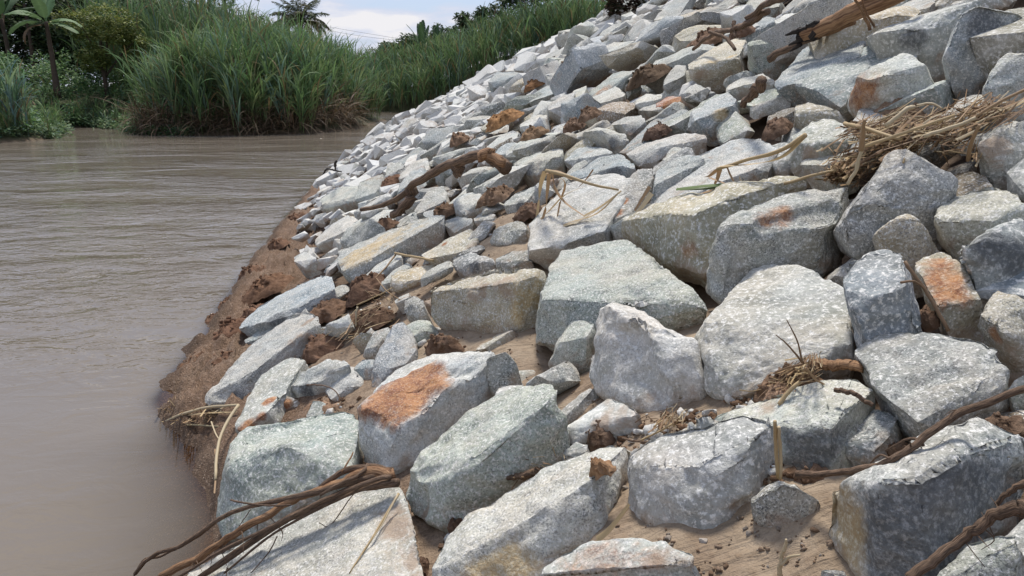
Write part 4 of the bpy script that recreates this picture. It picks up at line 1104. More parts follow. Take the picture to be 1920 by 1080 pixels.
clod(1480, 728, 75, 24, .05, 'earth and debris heap under the broad pale boulder', (0.24, 0.155, 0.10), seed=12)
clod(1460, 745, 40, 26, .04, 'pale crumbly earth left of the long dark-fronted slab', (0.34, 0.23, 0.16), h=0.05, seed=13)
clod(1520, 900, 45, 22, .06, 'earth clods at the tip of the long root', (0.21, 0.135, 0.09), seed=14)
clod(1880, 800, 45, 30, .06, 'earth clods behind the massive dark block', (0.21, 0.14, 0.095), h=0.05, seed=15)
clod(1680, 840, 30, 18, .05, 'earth and straw beside the blue-green wedged stone', (0.20, 0.13, 0.085), seed=16)
clod(1700, 195, 60, 28, .08, 'tan sandy earth beside the orange-sided boulder', (0.29, 0.20, 0.135), seed=17)
clod(1735, 590, 22, 40, .05, 'brown earth between the upright blue block and the orange-rusted block', (0.19, 0.12, 0.08), h=0.04, seed=18)
clod(1215, 142, 38, 17, .12, 'brown root-filled clod among the upper stones', (0.14, 0.095, 0.06), h=0.1, seed=19)
clod(1105, 212, 24, 9, .05, 'cap of brown mud on the mud-capped stone', (0.25, 0.165, 0.11), h=0.16, seed=20)
clod(945, 225, 35, 14, .25, 'rusty orange earth heap on the far slope', (0.36, 0.20, 0.09), h=0.1, seed=21)
clod(1000, 160, 22, 9, .22, 'small rusty clod higher on the far slope', (0.30, 0.16, 0.075), h=0.1, seed=22)
clod(930, 365, 30, 16, .10, 'tan clod of earth below the bend of the driftwood', (0.27, 0.18, 0.12), h=0.08, seed=23)
clod(735, 340, 22, 12, .10, 'reddish earth by the white stones before the driftwood', (0.23, 0.13, 0.085), h=0.05, seed=24)
clod(715, 425, 26, 14, .08, 'brown earth between the driftwood end and the yellow-stained slab', (0.19, 0.115, 0.075), h=0.05, seed=25)
clod(440, 625, 60, 26, .12, 'wet dark earth on the red sand beside the slanting white slab', (0.17, 0.095, 0.06), h=0.0, seed=26)
clod(370, 690, 50, 26, .10, 'crumbled red earth on the sand spit', (0.20, 0.115, 0.07), h=0.0, seed=27)
clod(500, 540, 50, 22, .10, 'reddish crumbled earth at the upper part of the sand', (0.20, 0.115, 0.07), h=0.0, seed=28)
clod(1390, 60, 24, 20, .12, 'red-brown earth and roots near the top of the slope', (0.20, 0.125, 0.085), h=0.1, seed=29)
clod(1330, 75, 40, 20, .10, 'brown earth pocket high up beside the cream slab', (0.22, 0.14, 0.095), h=0.05, seed=30)

clod(1075, 235, 26, 9, .10, 'brown earth between stones riverward of the mud-capped stone', (0.22, 0.145, 0.10), h=0.08, seed=31)
clod(1000, 250, 24, 10, .10, 'tan earth pocket below the rusty earth heap', (0.30, 0.20, 0.12), h=0.08, seed=32)
clod(860, 262, 30, 8, .12, 'long brown earth streak on top of the long dark-sided slab', (0.22, 0.14, 0.09), h=0.1, seed=33)
clod(1230, 245, 22, 10, .08, 'dark earth gap riverward of the buff-fronted block', (0.17, 0.11, 0.08), h=0.05, seed=34)
clod(1455, 235, 26, 14, .10, 'brown earth between the cream block and the grey boulder by the straw', (0.20, 0.13, 0.09), h=0.06, seed=35)
clod(1060, 130, 22, 7, .15, 'reddish earth smear high on the far slope', (0.28, 0.17, 0.10), h=0.1, seed=36)
clod(830, 395, 26, 12, .07, 'brown earth downhill of the squarish white stone', (0.20, 0.13, 0.085), h=0.05, seed=37)
clod(990, 395, 26, 12, .07, 'brown earth beside the big grey stone left of the hanging blades', (0.20, 0.13, 0.09), h=0.04, seed=38)
for i, (cu, cv, a, b, lab) in enumerate(((345, 705, 30, 14, 'lump of red earth at the water edge near the reed tip'), (405, 600, 26, 16, 'lump of red earth where the sand bulges into the river'), (430, 570, 24, 12, 'small wet clod upstream of the sand bulge'),
        (470, 515, 30, 12, 'low earth lump on the narrow part of the sand'), (520, 460, 26, 9, 'small earth lump on the upper sand strip'), (420, 680, 40, 20, 'crumbly earth bank beside the foot of the slanting white slab'), (555, 410, 22, 8, 'clod at the upper end of the sand strip'), (480, 590, 34, 16, 'earth heap against the flat blue slab'))):
    clod(cu, cv, a, b, .09, lab, np.array((0.19, 0.11, 0.07)) * (0.85 + 0.05 * i), h=0.0, seed=50 + i)
# ---- sticks and roots
def path3(s, h=None):
    """'u,v,h' points -> world points"""
    out = []
    for a in s.split():
        q = [float(z) for z in a.split(',')]
        out.append(P3(q[0], q[1], q[2] if len(q) > 2 else h))
    return np.array(out)
def depth_fix(P):
    """keep a stick from jumping in depth between neighbouring points"""
    t = np.linalg.norm(P - CAMP, axis=1)
    k = np.convolve(np.pad(t, 1, mode='edge'), [.25, .5, .25], 'valid')
    return CAMP + (P - CAMP) * (k / t)[:, None]
def stick_mesh(P, r0, r1, n=26, sides=8, rough=.25, seed=0, wob=0.4):
    Q = spline(P, n); rad = np.linspace(r0, r1, n)
    Q = Q + np.stack([fbm(np.column_stack((np.linspace(0, n / 3, n), np.full(n, seed + k * 9.1), np.zeros(n))), 3, seed + k, 0.7) for k in range(3)], 1) * rad[:, None] * wob
    V, F, T = tube(Q, rad, sides, rough, seed)
    return V, F, T
def grain_attr(me, V, n, sides, r):
    th = np.linspace(0, 2 * np.pi, sides, endpoint=False); c = V[:n * sides].reshape(n, sides, 3).mean(1)
    sl = np.r_[0, np.cumsum(np.linalg.norm(np.diff(c, axis=0), axis=1))] / r * 0.12
    g = np.stack((np.tile(np.cos(th) * 1.6, n), np.tile(np.sin(th) * 1.6, n), np.repeat(sl, sides)), -1)
    g = np.vstack((g, np.zeros((len(V) - len(g), 3))))
    a = me.attributes.new('grain', 'FLOAT_VECTOR', 'POINT'); a.data.foreach_set('vector', np.ascontiguousarray(g, np.float32).ravel())
def stick_obj(name, P, r0, r1, mat, parent=None, origin=None, **kw):
    V, F, T = stick_mesh(P, r0, r1, **kw)
    org = V[0] if origin is None else origin
    me = mesh_np(name, V - org, quads_tris(F, T)); grain_attr(me, V, kw.get('n', 26), kw.get('sides', 8), max(r0, r1))
    return obj(name, me, mat, parent, loc=None if parent else org)
def wood_thing(name, cat, label, main, mat, r0, r1, twigs=(), group=None, h=0.05, seed=0, hairs=0, **kw):
    P = depth_fix(path3(main, h)); root = empty(name, P[0])
    tag(root, label, cat, group)
    kw.setdefault('n', 34)
    stick_obj('stem', P, r0, r1, mat, root, origin=P[0], seed=seed, **kw)
    for i, tw in enumerate(twigs):
        s, a, b = tw[:3]; m2 = tw[3] if len(tw) > 3 else mat
        Q = depth_fix(path3(s, h))
        stick_obj('twig', Q, a, b, m2, root, origin=P[0], seed=seed + 3 + i, n=14, sides=6)
    rnd = random.Random(seed + 77)
    for i in range(hairs):
        S = spline(P, 30); k = rnd.randrange(3, 27); L = rnd.uniform(2.5, 7) * max(r0, r1)
        d = np.array((rnd.gauss(0, 1), rnd.gauss(0, 1), rnd.uniform(-1.2, .3))); d /= np.linalg.norm(d)
        e = d + np.array((rnd.gauss(0, .7), rnd.gauss(0, .7), -.4))
        stick_obj('rootlet', np.array((S[k], S[k] + d * L * .5, S[k] + d * L * .5 + e * L * .5)), r0 * .13 + .0006, .0005, BARK, root, origin=P[0], seed=seed + i, n=8, sides=5)
    return root
SG = 'driftwood and roots on the stones'
wood_thing('root_bundle', 'roots', 'bundle of long brown roots reaching from the waterside to the green slab',
  '300,1084,.10 380,1040,.11 440,1000,.13 500,968,.14 560,935,.14 610,918,.13 660,900,.12 700,885,.12 742,890,.10', WOOD, .0115, .0125,
  [('370,1084,.06 440,1040,.07 520,985,.09 590,950,.10 650,920,.10 700,908,.10 745,905,.09', .0095, .012, BARK),
   ('255,1075,.03 285,1040,.05 345,1020,.08 400,980,.13 450,955,.16 520,940,.16 590,925,.15 650,905,.13 720,890,.11', .006, .009, BARK),
   ('330,1084,.09 420,1030,.12 520,982,.13 600,940,.13 690,905,.12 735,893,.11', .004, .007, BARK),
   ('420,1075,.05 500,1010,.08 570,968,.10 660,925,.11 740,900,.1', .003, .006, BARK),
   ('600,928,.15 640,905,.15 672,890,.15 690,872,.13', .004, .007, BARK),
   ('640,885,.15 655,862,.16 662,848,.16', .0035, .002, WOOD),
   ('432,938,.17 470,945,.17 510,948,.17 545,946,.16', .0025, .003, BARK),
   ('250,1080,.02 270,1050,.03 300,1042,.03 330,1030,.05', .004, .005, BARK),
   ('180,1052,.0 215,1060,.01 250,1072,.02', .003, .004, BARK),
   ('600,915,.14 640,885,.14 690,875,.13 735,880,.11', .008, .010, BARK),
   ('470,955,.15 450,985,.12 430,1015,.09', .0015, .0012, BARK),
   ('690,905,.09 660,930,.06 620,985,.05 598,980,.05', .0018, .0012, BARK),
   ('520,1005,.09 500,1040,.05 470,1075,.04', .0022, .0012, BARK),
   ('425,1065,.06 424,1084,.05 ', .002, .001, BARK),
   ('520,985,.09 530,1000,.06 527,1015,.05', .002, .001, BARK)], SG, seed=3, n=60, rough=.5, hairs=16)
wood_thing('curved_root', 'root', 'long brown root curving over the massive dark block', 
  '1492,886,.07 1540,890,.08 1600,883,.11 1650,872,.15 1700,845,.17 1740,815,.18 1790,780,.19 1850,757,.19 1930,728,.2', BARK, .0065, .006,
  [('1733,835,.17 1715,822,.17 1690,828,.16 1660,845,.15', .003, .0015), ('1670,860,.16 1650,853,.16 1632,868,.14', .0025, .0012), ('1785,786,.19 1770,790,.19 1757,793,.18', .003, .0015),
   ('1708,838,.18 1706,828,.19', .002, .001)], SG, seed=11, rough=.35, hairs=9)
wood_thing('split_branch', 'branch', 'smooth brown branch lying across the bottom right corner',
  '1705,1088,.10 1740,1060,.11 1800,1010,.12 1850,980,.13 1890,962,.14 1935,950,.15', BARK, .0065, .010,
  [('1870,945,.12 1895,920,.14 1930,905,.15', .004, .006)], SG, seed=21, hairs=8, rough=.4)
wood_thing('driftwood_branch', 'driftwood', 'dark bent driftwood branch with a split orange-brown end on the middle slope',
  '678,392,.16 720,384,.18 760,362,.22 775,345,.26 810,328,.28 850,306,.30 890,297,.34 908,288,.36 922,294,.34 946,312,.28', BARK, .014, .040,
  [('770,358,.22 768,375,.18 757,390,.14 735,402,.1', .04, .025), ('860,312,.30 858,322,.24 855,330,.18', .045, .02), ('896,296,.37 920,288,.38 945,306,.32', .028, .024, WOOD)], SG, seed=31, n=40, rough=.3)
def log_thing():
    P = depth_fix(path3('1505,66,.20 1545,50,.22 1590,28,.24 1650,2,.28 1720,-30,.3'))
    root = empty('charred_log', P[0]); tag(root, 'pale split log with a burnt black end high on the slope', 'log', SG)
    stick_obj('trunk', P, .030, .046, WOOD, root, origin=P[0], n=30, sides=18, rough=.3, seed=41, wob=.1)
    Q = np.array((P[0] + (P[0] - P[1]) * .12, P[0] + (P[1] - P[0]) * .8))
    stick_obj('charred_end', Q, .034, .040, CHAR, root, origin=P[0], n=14, sides=16, rough=.5, seed=42, wob=.3)
    rc = random.Random(9)
    for i in range(7):
        o = np.array([rc.gauss(0, .018) for _ in range(3)]); d = (P[0] - P[1]) / np.linalg.norm(P[0] - P[1])
        stick_obj('charred_splinter', np.array((P[0] + o, P[0] + o * 1.4 + d * rc.uniform(.03, .09))), .014, .004, CHAR, root, origin=P[0], n=6, sides=6, seed=60 + i)
    for i, s in enumerate(('1500,72,.16 1550,60,.18 1600,42,.2', '1440,110,.12 1490,85,.14 1540,68,.16')):
        stick_obj('splinter', depth_fix(path3(s)), .02, .015, BARK if i else WOOD, root, origin=P[0], n=14, seed=43 + i)
log_thing()
wood_thing('leaning_cane', 'cane', 'thin upright dry cane leaning before the charred log', '1600,-8,.45 1615,20,.35 1632,54,.15', WOOD, .005, .008, [('1615,-6,.4 1622,20,.33 1640,50,.15', .004, .006)], SG, seed=51)
wood_thing('thin_root', 'root', 'thin wiry root lying on the thin cream flake', '1168,822,.05 1200,828,.05 1260,828,.05 1320,818,.06', BARK, .003, .002, (), SG, seed=52)
wood_thing('dry_twig', 'twig', 'short dark twig at the rear of the long dark-fronted slab', '1566,730,.10 1600,738,.12 1635,760,.08', BARK, .0045, .005, (), SG, seed=53)
wood_thing('dark_stick', 'stick', 'flat dark stick lying under the rough pale chunk', '950,898,.04 980,892,.05 1010,882,.05', BARK, .006, .010, (), SG, seed=54)
wood_thing('broken_root', 'root', 'thick broken root poking out under the broad pale boulder', '1530,682,.06 1570,684,.07 1620,690,.07', WOOD, .012, .010, (), SG, seed=55)
wood_thing('reddish_twig', 'twig', 'twig curving down the mud beside the rust-topped block', '575,722,.06 600,722,.07 625,730,.05 640,750,.03', BARK, .003, .002, (), SG, seed=56)
wood_thing('shore_snag', 'snag', 'black snag of twigs sticking out of the river at the far shore', '604,332,-.05 612,318,.2 622,318,.15 640,322,.1', CHAR, .016, .010, [('628,312,.3 630,304,.5 628,320,.2', .016, .010), ('592,328,-.1 602,328,.0 612,326,.1', .012, .008)], SG, seed=57)
wood_thing('upper_roots', 'roots', 'tangle of bare roots high on the slope beside the cream slab', '1298,92,.15 1340,62,.25 1390,50,.3 1440,20,.35', BARK, .012, .02,
  [('1330,58,.3 1360,70,.25 1378,92,.2', .012, .008), ('1376,42,.3 1378,70,.25', .012, .008), ('1400,36,.3 1440,6,.4 1480,-14,.5', .02, .015)], SG, seed=58)
wood_thing('wedged_stick', 'stick', 'short brown stick wedged behind the arched flat stone', '1390,198,.12 1410,180,.2 1428,155,.3', BARK, .014, .022, (), SG, seed=59)

# ---- dry stalks, reeds, straw
def straw_mesh(P, w0, w1, n=10, seed=0, fold=.25, col=(0.40, 0.30, 0.17)):
    """a flat dry blade along P"""
    Q = spline(P, n); T = np.gradient(Q, axis=0); T /= np.linalg.norm(T, axis=1)[:, None] + 1e-9
    A = np.cross(T, np.array((0.2, -0.5, 0.85))); A /= np.linalg.norm(A, axis=1)[:, None] + 1e-9
    Nn = np.cross(A, T)
    w = np.linspace(w0, w1, n)[:, None]
    V = np.concatenate((Q - A * w, Q + Nn * w * fold, Q + A * w)); F = []
    for i in range(n - 1):
        F += [(i, i + 1, n + i + 1, n + i), (n + i, n + i + 1, 2 * n + i + 1, 2 * n + i)]
    return V, np.array(F), np.repeat(np.array(col)[None], len(V), 0)
def blade_obj(name, P, w0, w1, parent, org, col, **kw):
    V, F, c = straw_mesh(P, w0, w1, col=col, **kw)
    me = mesh_np(name, V - org, F); set_attr(me, 'tint', c)
    return obj(name, me, STRAW, parent)
def stalk_obj(name, P, r0, r1, parent, org, col, seed=0, n=12):
    V, F, T = stick_mesh(P, r0, r1, n=n, sides=6, rough=.1, seed=seed, wob=.35)
    me = mesh_np(name, V - org, quads_tris(F, T)); set_attr(me, 'tint', np.repeat(np.array(col)[None], len(V), 0))
    return obj(name, me, STRAW, parent)
TAN1, TAN2, TAN3, TAN4 = (0.44, 0.33, 0.185), (0.33, 0.22, 0.125), (0.50, 0.41, 0.27), (0.21, 0.135, 0.08)
def reeds(name, cat, label, blades, seed=0, group='dry reeds and straw'):
    P0 = path3(blades[0][0])[0]; root = empty(name, P0); tag(root, label, cat, group)
    for i, b in enumerate(blades):
        P = depth_fix(path3(b[0])) if len(b[0].split()) > 2 else path3(b[0])
        kind = b[4] if len(b) > 4 else 'blade'
        if kind == 'blade': blade_obj('blade', P, b[1], b[2], root, P0, b[3], seed=seed + i)
        else: stalk_obj('stalk', P, b[1], b[2], root, P0, b[3], seed=seed + i)
    return root
reeds('reed_clump', 'dry reeds', 'broken dry reed blades bent over the broad flat slab', [
  ('1024,322,.32 1045,325,.30 1100,343,.26 1160,356,.16', .011, .005, TAN1, 'stalk'),
  ('1022,322,.32 1014,345,.22 1010,380,.12 1006,412,.06', .012, .005, TAN1), ('1030,324,.32 1026,360,.2 1022,395,.1 1012,424,.06', .012, .004, TAN2),
  ('1036,326,.3 1040,352,.2 1060,380,.14 1095,405,.1', .012, .004, TAN2), ('1095,405,.1 1130,385,.14 1165,358,.16', .010, .004, TAN1),
  ('1040,428,.05 1075,415,.09 1120,400,.1 1160,362,.15', .010, .003, TAN1), ('1036,430,.05 1090,412,.1 1150,372,.15', .008, .003, TAN3),
  ('1028,322,.32 1048,324,.3 1075,336,.27', .02, .012, TAN2), ('1046,330,.3 1060,345,.25 1050,380,.1 1042,425,.06', .007, .003, TAN2),
  ('1004,418,.05 1030,395,.1 1060,365,.18 1110,345,.25', .008, .003, TAN1), ('1112,318,.3 1100,335,.22 1086,350,.18', .004, .002, TAN4)], 60)
reeds('reed_clump', 'dry reeds', 'yellow dry reed blades with two green ones on the long flat-topped block', [
  ('1510,254,.30 1460,282,.26 1400,300,.22 1345,318,.18', .008, .006, TAN1, 'stalk'), ('1508,256,.3 1470,292,.24 1425,306,.2 1350,312,.2', .012, .007, TAN1),
  ('1345,318,.2 1330,330,.16 1320,332,.14', .010, .004, TAN2), ('1362,310,.2 1368,325,.16 1378,345,.12', .010, .004, TAN2), ('1350,316,.2 1345,335,.12 1340,345,.1', .010, .004, TAN2),
  ('1370,346,.14 1320,349,.16 1268,355,.17', .012, .010, (0.09, 0.14, 0.035)), ('1360,349,.14 1320,354,.15 1275,356,.16', .010, .006, (0.12, 0.16, 0.06)),
  ('1372,346,.14 1300,368,.12 1250,385,.1 1182,408,.08', .012, .005, TAN2), ('1365,352,.13 1290,375,.1 1200,405,.07', .009, .004, (0.24, 0.22, 0.09)),
  ('1330,333,.14 1360,344,.13 1372,346,.13', .008, .005, TAN2), ('1385,330,.15 1390,340,.12 1400,346,.1', .010, .005, TAN3),
  ('1222,362,.14 1200,392,.1 1178,415,.06', .012, .005, TAN3), ('1218,350,.14 1190,395,.08', .008, .004, TAN2)], 80)
def heap(name, label, regions, nst, seed, main, w=1.0, mass=0):
    rnd = random.Random(seed)
    P0 = P3(*regions[0][:2], 0.1); root = empty(name, P0); tag(root, label, 'straw heap', 'dry reeds and straw')
    for i, b in enumerate(main):
        P = depth_fix(path3(b[0])) if len(b[0].split()) > 2 else path3(b[0])
        stalk_obj('stalk', P, b[1], b[2], root, P0, b[3], seed=seed + i)
    if mass:
        parts, cols = [], []
        for i in range(mass):
            u, v, ru, rv, hh, ang = regions[rnd.randrange(len(regions))]
            cu, cv = u + rnd.gauss(0, ru * .42), v + rnd.gauss(0, rv * .42) + rv * .15; L = rnd.uniform(.25, .8) * ru; a = math.radians(ang + rnd.gauss(0, 32))
            h = hh * rnd.uniform(.1, .8); t = Pt(cu, cv, h); du, dvv = math.cos(a) * L, -math.sin(a) * L
            P = np.array([CAMP + ray(cu + k * du * .5, cv + k * dvv * .5 + rnd.gauss(0, 3)) * (t * (1 + k * rnd.uniform(-.03, .05))) for k in (-1, 0, 1)])
            V, F, c = straw_mesh(P, w * rnd.uniform(.001, .0035), w * .001, n=5, col=np.array(rnd.choice((TAN1, TAN2, TAN2, TAN4, TAN4))) * rnd.uniform(.6, 1.05))
            parts.append((V, F)); cols.append(c)
        V, F = joinVF(parts); me = mesh_np('straw_mass', V - P0, F); set_attr(me, 'tint', np.vstack(cols)); obj('straw_mass', me, STRAW, root)['kind'] = 'stuff'
    for i in range(nst):
        u, v, ru, rv, hh, ang = regions[rnd.randrange(len(regions))]
        cu, cv = u + rnd.gauss(0, ru * .45), v + rnd.gauss(0, rv * .45)
        L = rnd.uniform(.4, 1.3) * ru; a = math.radians(ang + rnd.gauss(0, 24))
        du, dvv = math.cos(a) * L, -math.sin(a) * L
        h = hh * rnd.uniform(.3, 1.0)
        t = Pt(cu, cv, h)
        P = np.array([CAMP + ray(cu + k * du * .5, cv + k * dvv * .5 + rnd.gauss(0, 3)) * (t * (1 + k * rnd.uniform(-.02, .06))) for k in (-1, 0, 1)])
        col = np.array(rnd.choice((TAN1, TAN2, TAN2, TAN3, TAN4, TAN4))) * rnd.uniform(.75, 1.1)
        if rnd.random() < .55: blade_obj('blade', P, w * rnd.uniform(.002, .005), w * .0015, root, P0, col)
        else: stalk_obj('stalk', P, w * rnd.uniform(.0012, .0032), w * .0012, root, P0, col, seed=i, n=6)
heap('straw_heap', 'big heap of dry reed stalks washed up above the pyramid rock',
     [(1650, 245, 70, 25, .22, 15), (1700, 235, 80, 28, .24, 20), (1760, 240, 70, 25, .22, 18), (1850, 205, 70, 22, .2, 25), (1600, 300, 50, 30, .14, 30), (1680, 265, 60, 22, .2, 18), (1580, 325, 35, 16, .1, 20)], 285, 5,
     [('1590,345,.16 1606,315,.2 1618,275,.26', .0055, .006, TAN3), ('1618,275,.26 1660,262,.27 1720,240,.27 1790,215,.25', .005, .0045, TAN1), ('1616,280,.27 1618,250,.33 1622,225,.38', .009, .004, TAN2),
      ('1732,255,.24 1780,240,.25 1830,222,.25', .006, .005, TAN3), ('1800,238,.22 1840,212,.24 1880,188,.25 1930,165,.26', .005, .0045, TAN2), ('1815,300,.1 1822,265,.2 1836,235,.24', .006, .005, TAN2),
      ('1660,235,.3 1700,205,.32 1712,200,.3', .008, .007, TAN3), ('1470,345,.14 1520,330,.15 1570,318,.14', .006, .004, TAN1), ('1582,232,.2 1620,240,.24 1690,262,.22', .008, .006, TAN1), ('1720,198,.22 1745,194,.22 1768,204,.2', .005, .003, TAN3)], 1.15, 1100)
heap('straw_heap', 'small bundle of dry roots and straw under the broad pale boulder', [(1500, 690, 40, 20, .10, 20), (1480, 720, 50, 18, .07, 25), (1520, 675, 22, 16, .14, 80)], 60, 9,
     [('1505,680,.14 1480,650,.2 1455,628,.24', .0025, .001, TAN4), ('1505,680,.14 1495,640,.22 1475,600,.3', .0025, .001, TAN4), ('1505,682,.14 1475,690,.14 1450,700,.12', .003, .0015, TAN4), ('1460,760,.08 1478,735,.1 1500,715,.1', .005, .004, TAN1),
      ('1510,690,.14 1500,712,.1 1490,722,.08', .003, .002, TAN2), ('1512,690,.14 1530,712,.1 1545,720,.08', .003, .002, TAN2)], .55, 160)
heap('straw_heap', 'twiggy roots and straw in the earth heap left of the cream block', [(690, 590, 45, 20, .06, 20), (660, 620, 50, 16, .05, 25), (720, 560, 30, 12, .06, -30)], 60, 13,
     [('668,572,.08 700,558,.08 735,540,.08', .004, .003, TAN1), ('668,612,.02 668,590,.08 670,575,.1', .005, .005, TAN3), ('706,522,.05 725,545,.05 750,562,.04', .003, .002, TAN2)], .55)
heap('straw_heap', 'scraps of straw on the mud left of the grey-green chunk', [(1240, 790, 40, 14, .03, 30), (1260, 780, 25, 14, .04, 60)], 34, 17, [('1200,826,.03 1230,812,.03 1260,795,.03', .003, .002, TAN1)], .5)
heap('straw_heap', 'bits of reed and bark in the hollow below the rough pale chunk', [(1030, 870, 40, 18, .03, -25), (1010, 890, 40, 10, .03, 25)], 26, 19, [('1000,906,.05 1060,880,.06 1110,855,.05', .0035, .002, TAN3)], .5)
heap('straw_heap', 'tangle of dry stems caught beside the brown weathered stone', [(1770, 290, 30, 20, .12, -40), (1830, 290, 25, 25, .12, 70), (1790, 275, 45, 16, .14, 5)], 46, 23, [], .8)
heap('straw_heap', 'pale broken straw drifted onto the water edge at the tip of the red sand', [(325, 770, 32, 14, .03, -20), (350, 785, 40, 10, .03, 10), (385, 775, 40, 10, .03, 15)], 40, 29, [], .8, 120)
reeds('reed_clump', 'dry reeds', 'pale dry reed stalks washed up on the tip of the red sand', [
  ('312,790,.02 350,775,.05 400,762,.05 448,760,.06', .008, .007, TAN3, 'stalk'), ('448,760,.06 430,785,.06 412,820,.05 406,860,.03 404,900,.02', .008, .006, TAN3, 'stalk'), ('312,792,.0 355,796,.02 410,800,.02', .006, .004, (0.36, 0.30, 0.19), 'stalk'),
  ('315,752,.02 345,762,.03 366,775,.03', .005, .003, TAN3), ('300,770,.01 330,785,.02 360,790,.02', .005, .003, TAN2), ('328,745,.02 352,760,.03 372,768,.03', .004, .003, TAN3), ('296,760,.0 312,778,.02 335,800,.02', .006, .003, TAN4),
  ('404,842,.02 406,870,.02 402,925,.01', .005, .003, TAN2), ('396,790,.02 404,812,.02 412,825,.02', .003, .002, TAN3), ('340,780,.02 380,775,.04 445,772,.05', .006, .004, TAN1)], 100)
reeds('dry_stalk', 'stalk', 'pair of upright dry stalks stuck before the long dark-fronted slab', [('1452,790,.2 1455,830,.12 1458,895,.03', .0035, .004, TAN1, 'stalk'), ('1460,800,.18 1463,840,.1 1463,897,.03', .0035, .004, TAN3, 'stalk')], 110)
reeds('dry_stalk', 'stalk', 'long thin pale stalk hanging down the great flat slab', [('748,925,.07 720,970,.06 690,1020,.05 655,1075,.05', .004, .002, TAN1, 'stalk'), ('746,928,.07 715,985,.06 680,1040,.05', .003, .001, TAN3, 'stalk')], 112)
reeds('dry_stalk', 'stalk', 'dry leaf stuck upright between the salt-and-pepper boulder and the blunt-fronted boulder', [('1120,1012,.04 1145,990,.06 1180,945,.12', .008, .003, TAN1), ('1125,1010,.04 1150,985,.06 1178,950,.1', .005, .003, TAN2)], 114)
reeds('dry_stalk', 'stalk', 'forked pale stalk standing in the mud at the bottom edge', [('1462,1085,.02 1465,1050,.06 1475,1018,.1', .005, .003, TAN3, 'stalk'), ('1464,1060,.05 1480,1045,.07 1500,1040,.08', .003, .002, TAN3, 'stalk'), ('1470,1035,.08 1474,1020,.1 1474,1012,.11', .003, .002, TAN3, 'stalk')], 116)
reeds('dry_stalk', 'stalk', 'broken cane lying on the mud below the yellow-stained slab', [('742,475,.05 780,482,.05 812,489,.04', .008, .007, TAN1, 'stalk'), ('742,478,.05 720,505,.05 700,525,.03', .005, .004, TAN2, 'stalk')], 118)
reeds('dry_stalk', 'stalk', 'thin dark stalk between the upright blue block and the orange-rusted block', [('1697,490,.2 1735,545,.14 1778,620,.06', .004, .004, TAN4, 'stalk'), ('1690,530,.2 1716,528,.18 1740,550,.12', .003, .002, TAN4, 'stalk')], 120)

# ================================================================== VEGETATION
def strips(base, az, elev, length, width, droop, col, n=6, seed=0, twist=None, coltip=None):
    """arching leaf blades: all arrays of size N -> V,F,C"""
    Nn = len(base); g = np.random.default_rng(seed)
    s = np.linspace(0, 1, n)
    e = elev[:, None] - droop[:, None] * s[None] ** 1.4
    ds = length[:, None] / (n - 1)
    hx = np.cumsum(np.hstack((np.zeros((Nn, 1)), np.cos(e[:, :-1]) * ds)), 1); hz = np.cumsum(np.hstack((np.zeros((Nn, 1)), np.sin(e[:, :-1]) * ds)), 1)
    C = np.stack((base[:, 0:1] + hx * np.cos(az)[:, None], base[:, 1:2] + hx * np.sin(az)[:, None], base[:, 2:3] + hz), -1)
    tw = (twist if twist is not None else g.uniform(-1.0, 1.0, Nn))[:, None] * (0.3 + s[None])
    side = np.stack((-np.sin(az), np.cos(az), np.zeros(Nn)), -1)[:, None, :] * np.cos(tw)[..., None]
    up = np.stack((-np.sin(e) * np.cos(az)[:, None], -np.sin(e) * np.sin(az)[:, None], np.cos(e)), -1) * np.sin(tw)[..., None]
    w = width[:, None] * np.minimum(1, 0.35 + 2.2 * s[None]) * (1 - s[None] ** 2.2 * 0.94) * 0.5
    A = (side + up) * w[..., None]
    V = np.stack((C - A, C + A), 2).reshape(-1, 3)
    i = np.arange(Nn)[:, None] * (2 * n) + 2 * np.arange(n - 1)[None]
    F = np.stack((i, i + 1, i + 3, i + 2), -1).reshape(-1, 4)
    cc = np.repeat(col[:, None, :], n, 1)
    if coltip is not None: cc = cc * (1 - s[None, :, None] ** 2) + coltip[:, None, :] * s[None, :, None] ** 2
    cc = np.repeat(cc, 2, 1).reshape(-1, 3)
    return V, F, cc
def build_leaves(name, lst, mat=LEAF):
    V, F = joinVF([(a, b) for a, b, _ in lst]); me = mesh_np(name, V, F, smooth=True); set_attr(me, 'tint', np.clip(np.vstack([c for _, _, c in lst]), 0, 1))
    return me
GREENS = np.array([(0.095, 0.155, 0.055), (0.12, 0.185, 0.065), (0.07, 0.12, 0.05), (0.16, 0.215, 0.10), (0.105, 0.16, 0.105), (0.165, 0.205, 0.08)]) * 1.15 * np.array((0.90, 0.98, 1.06))
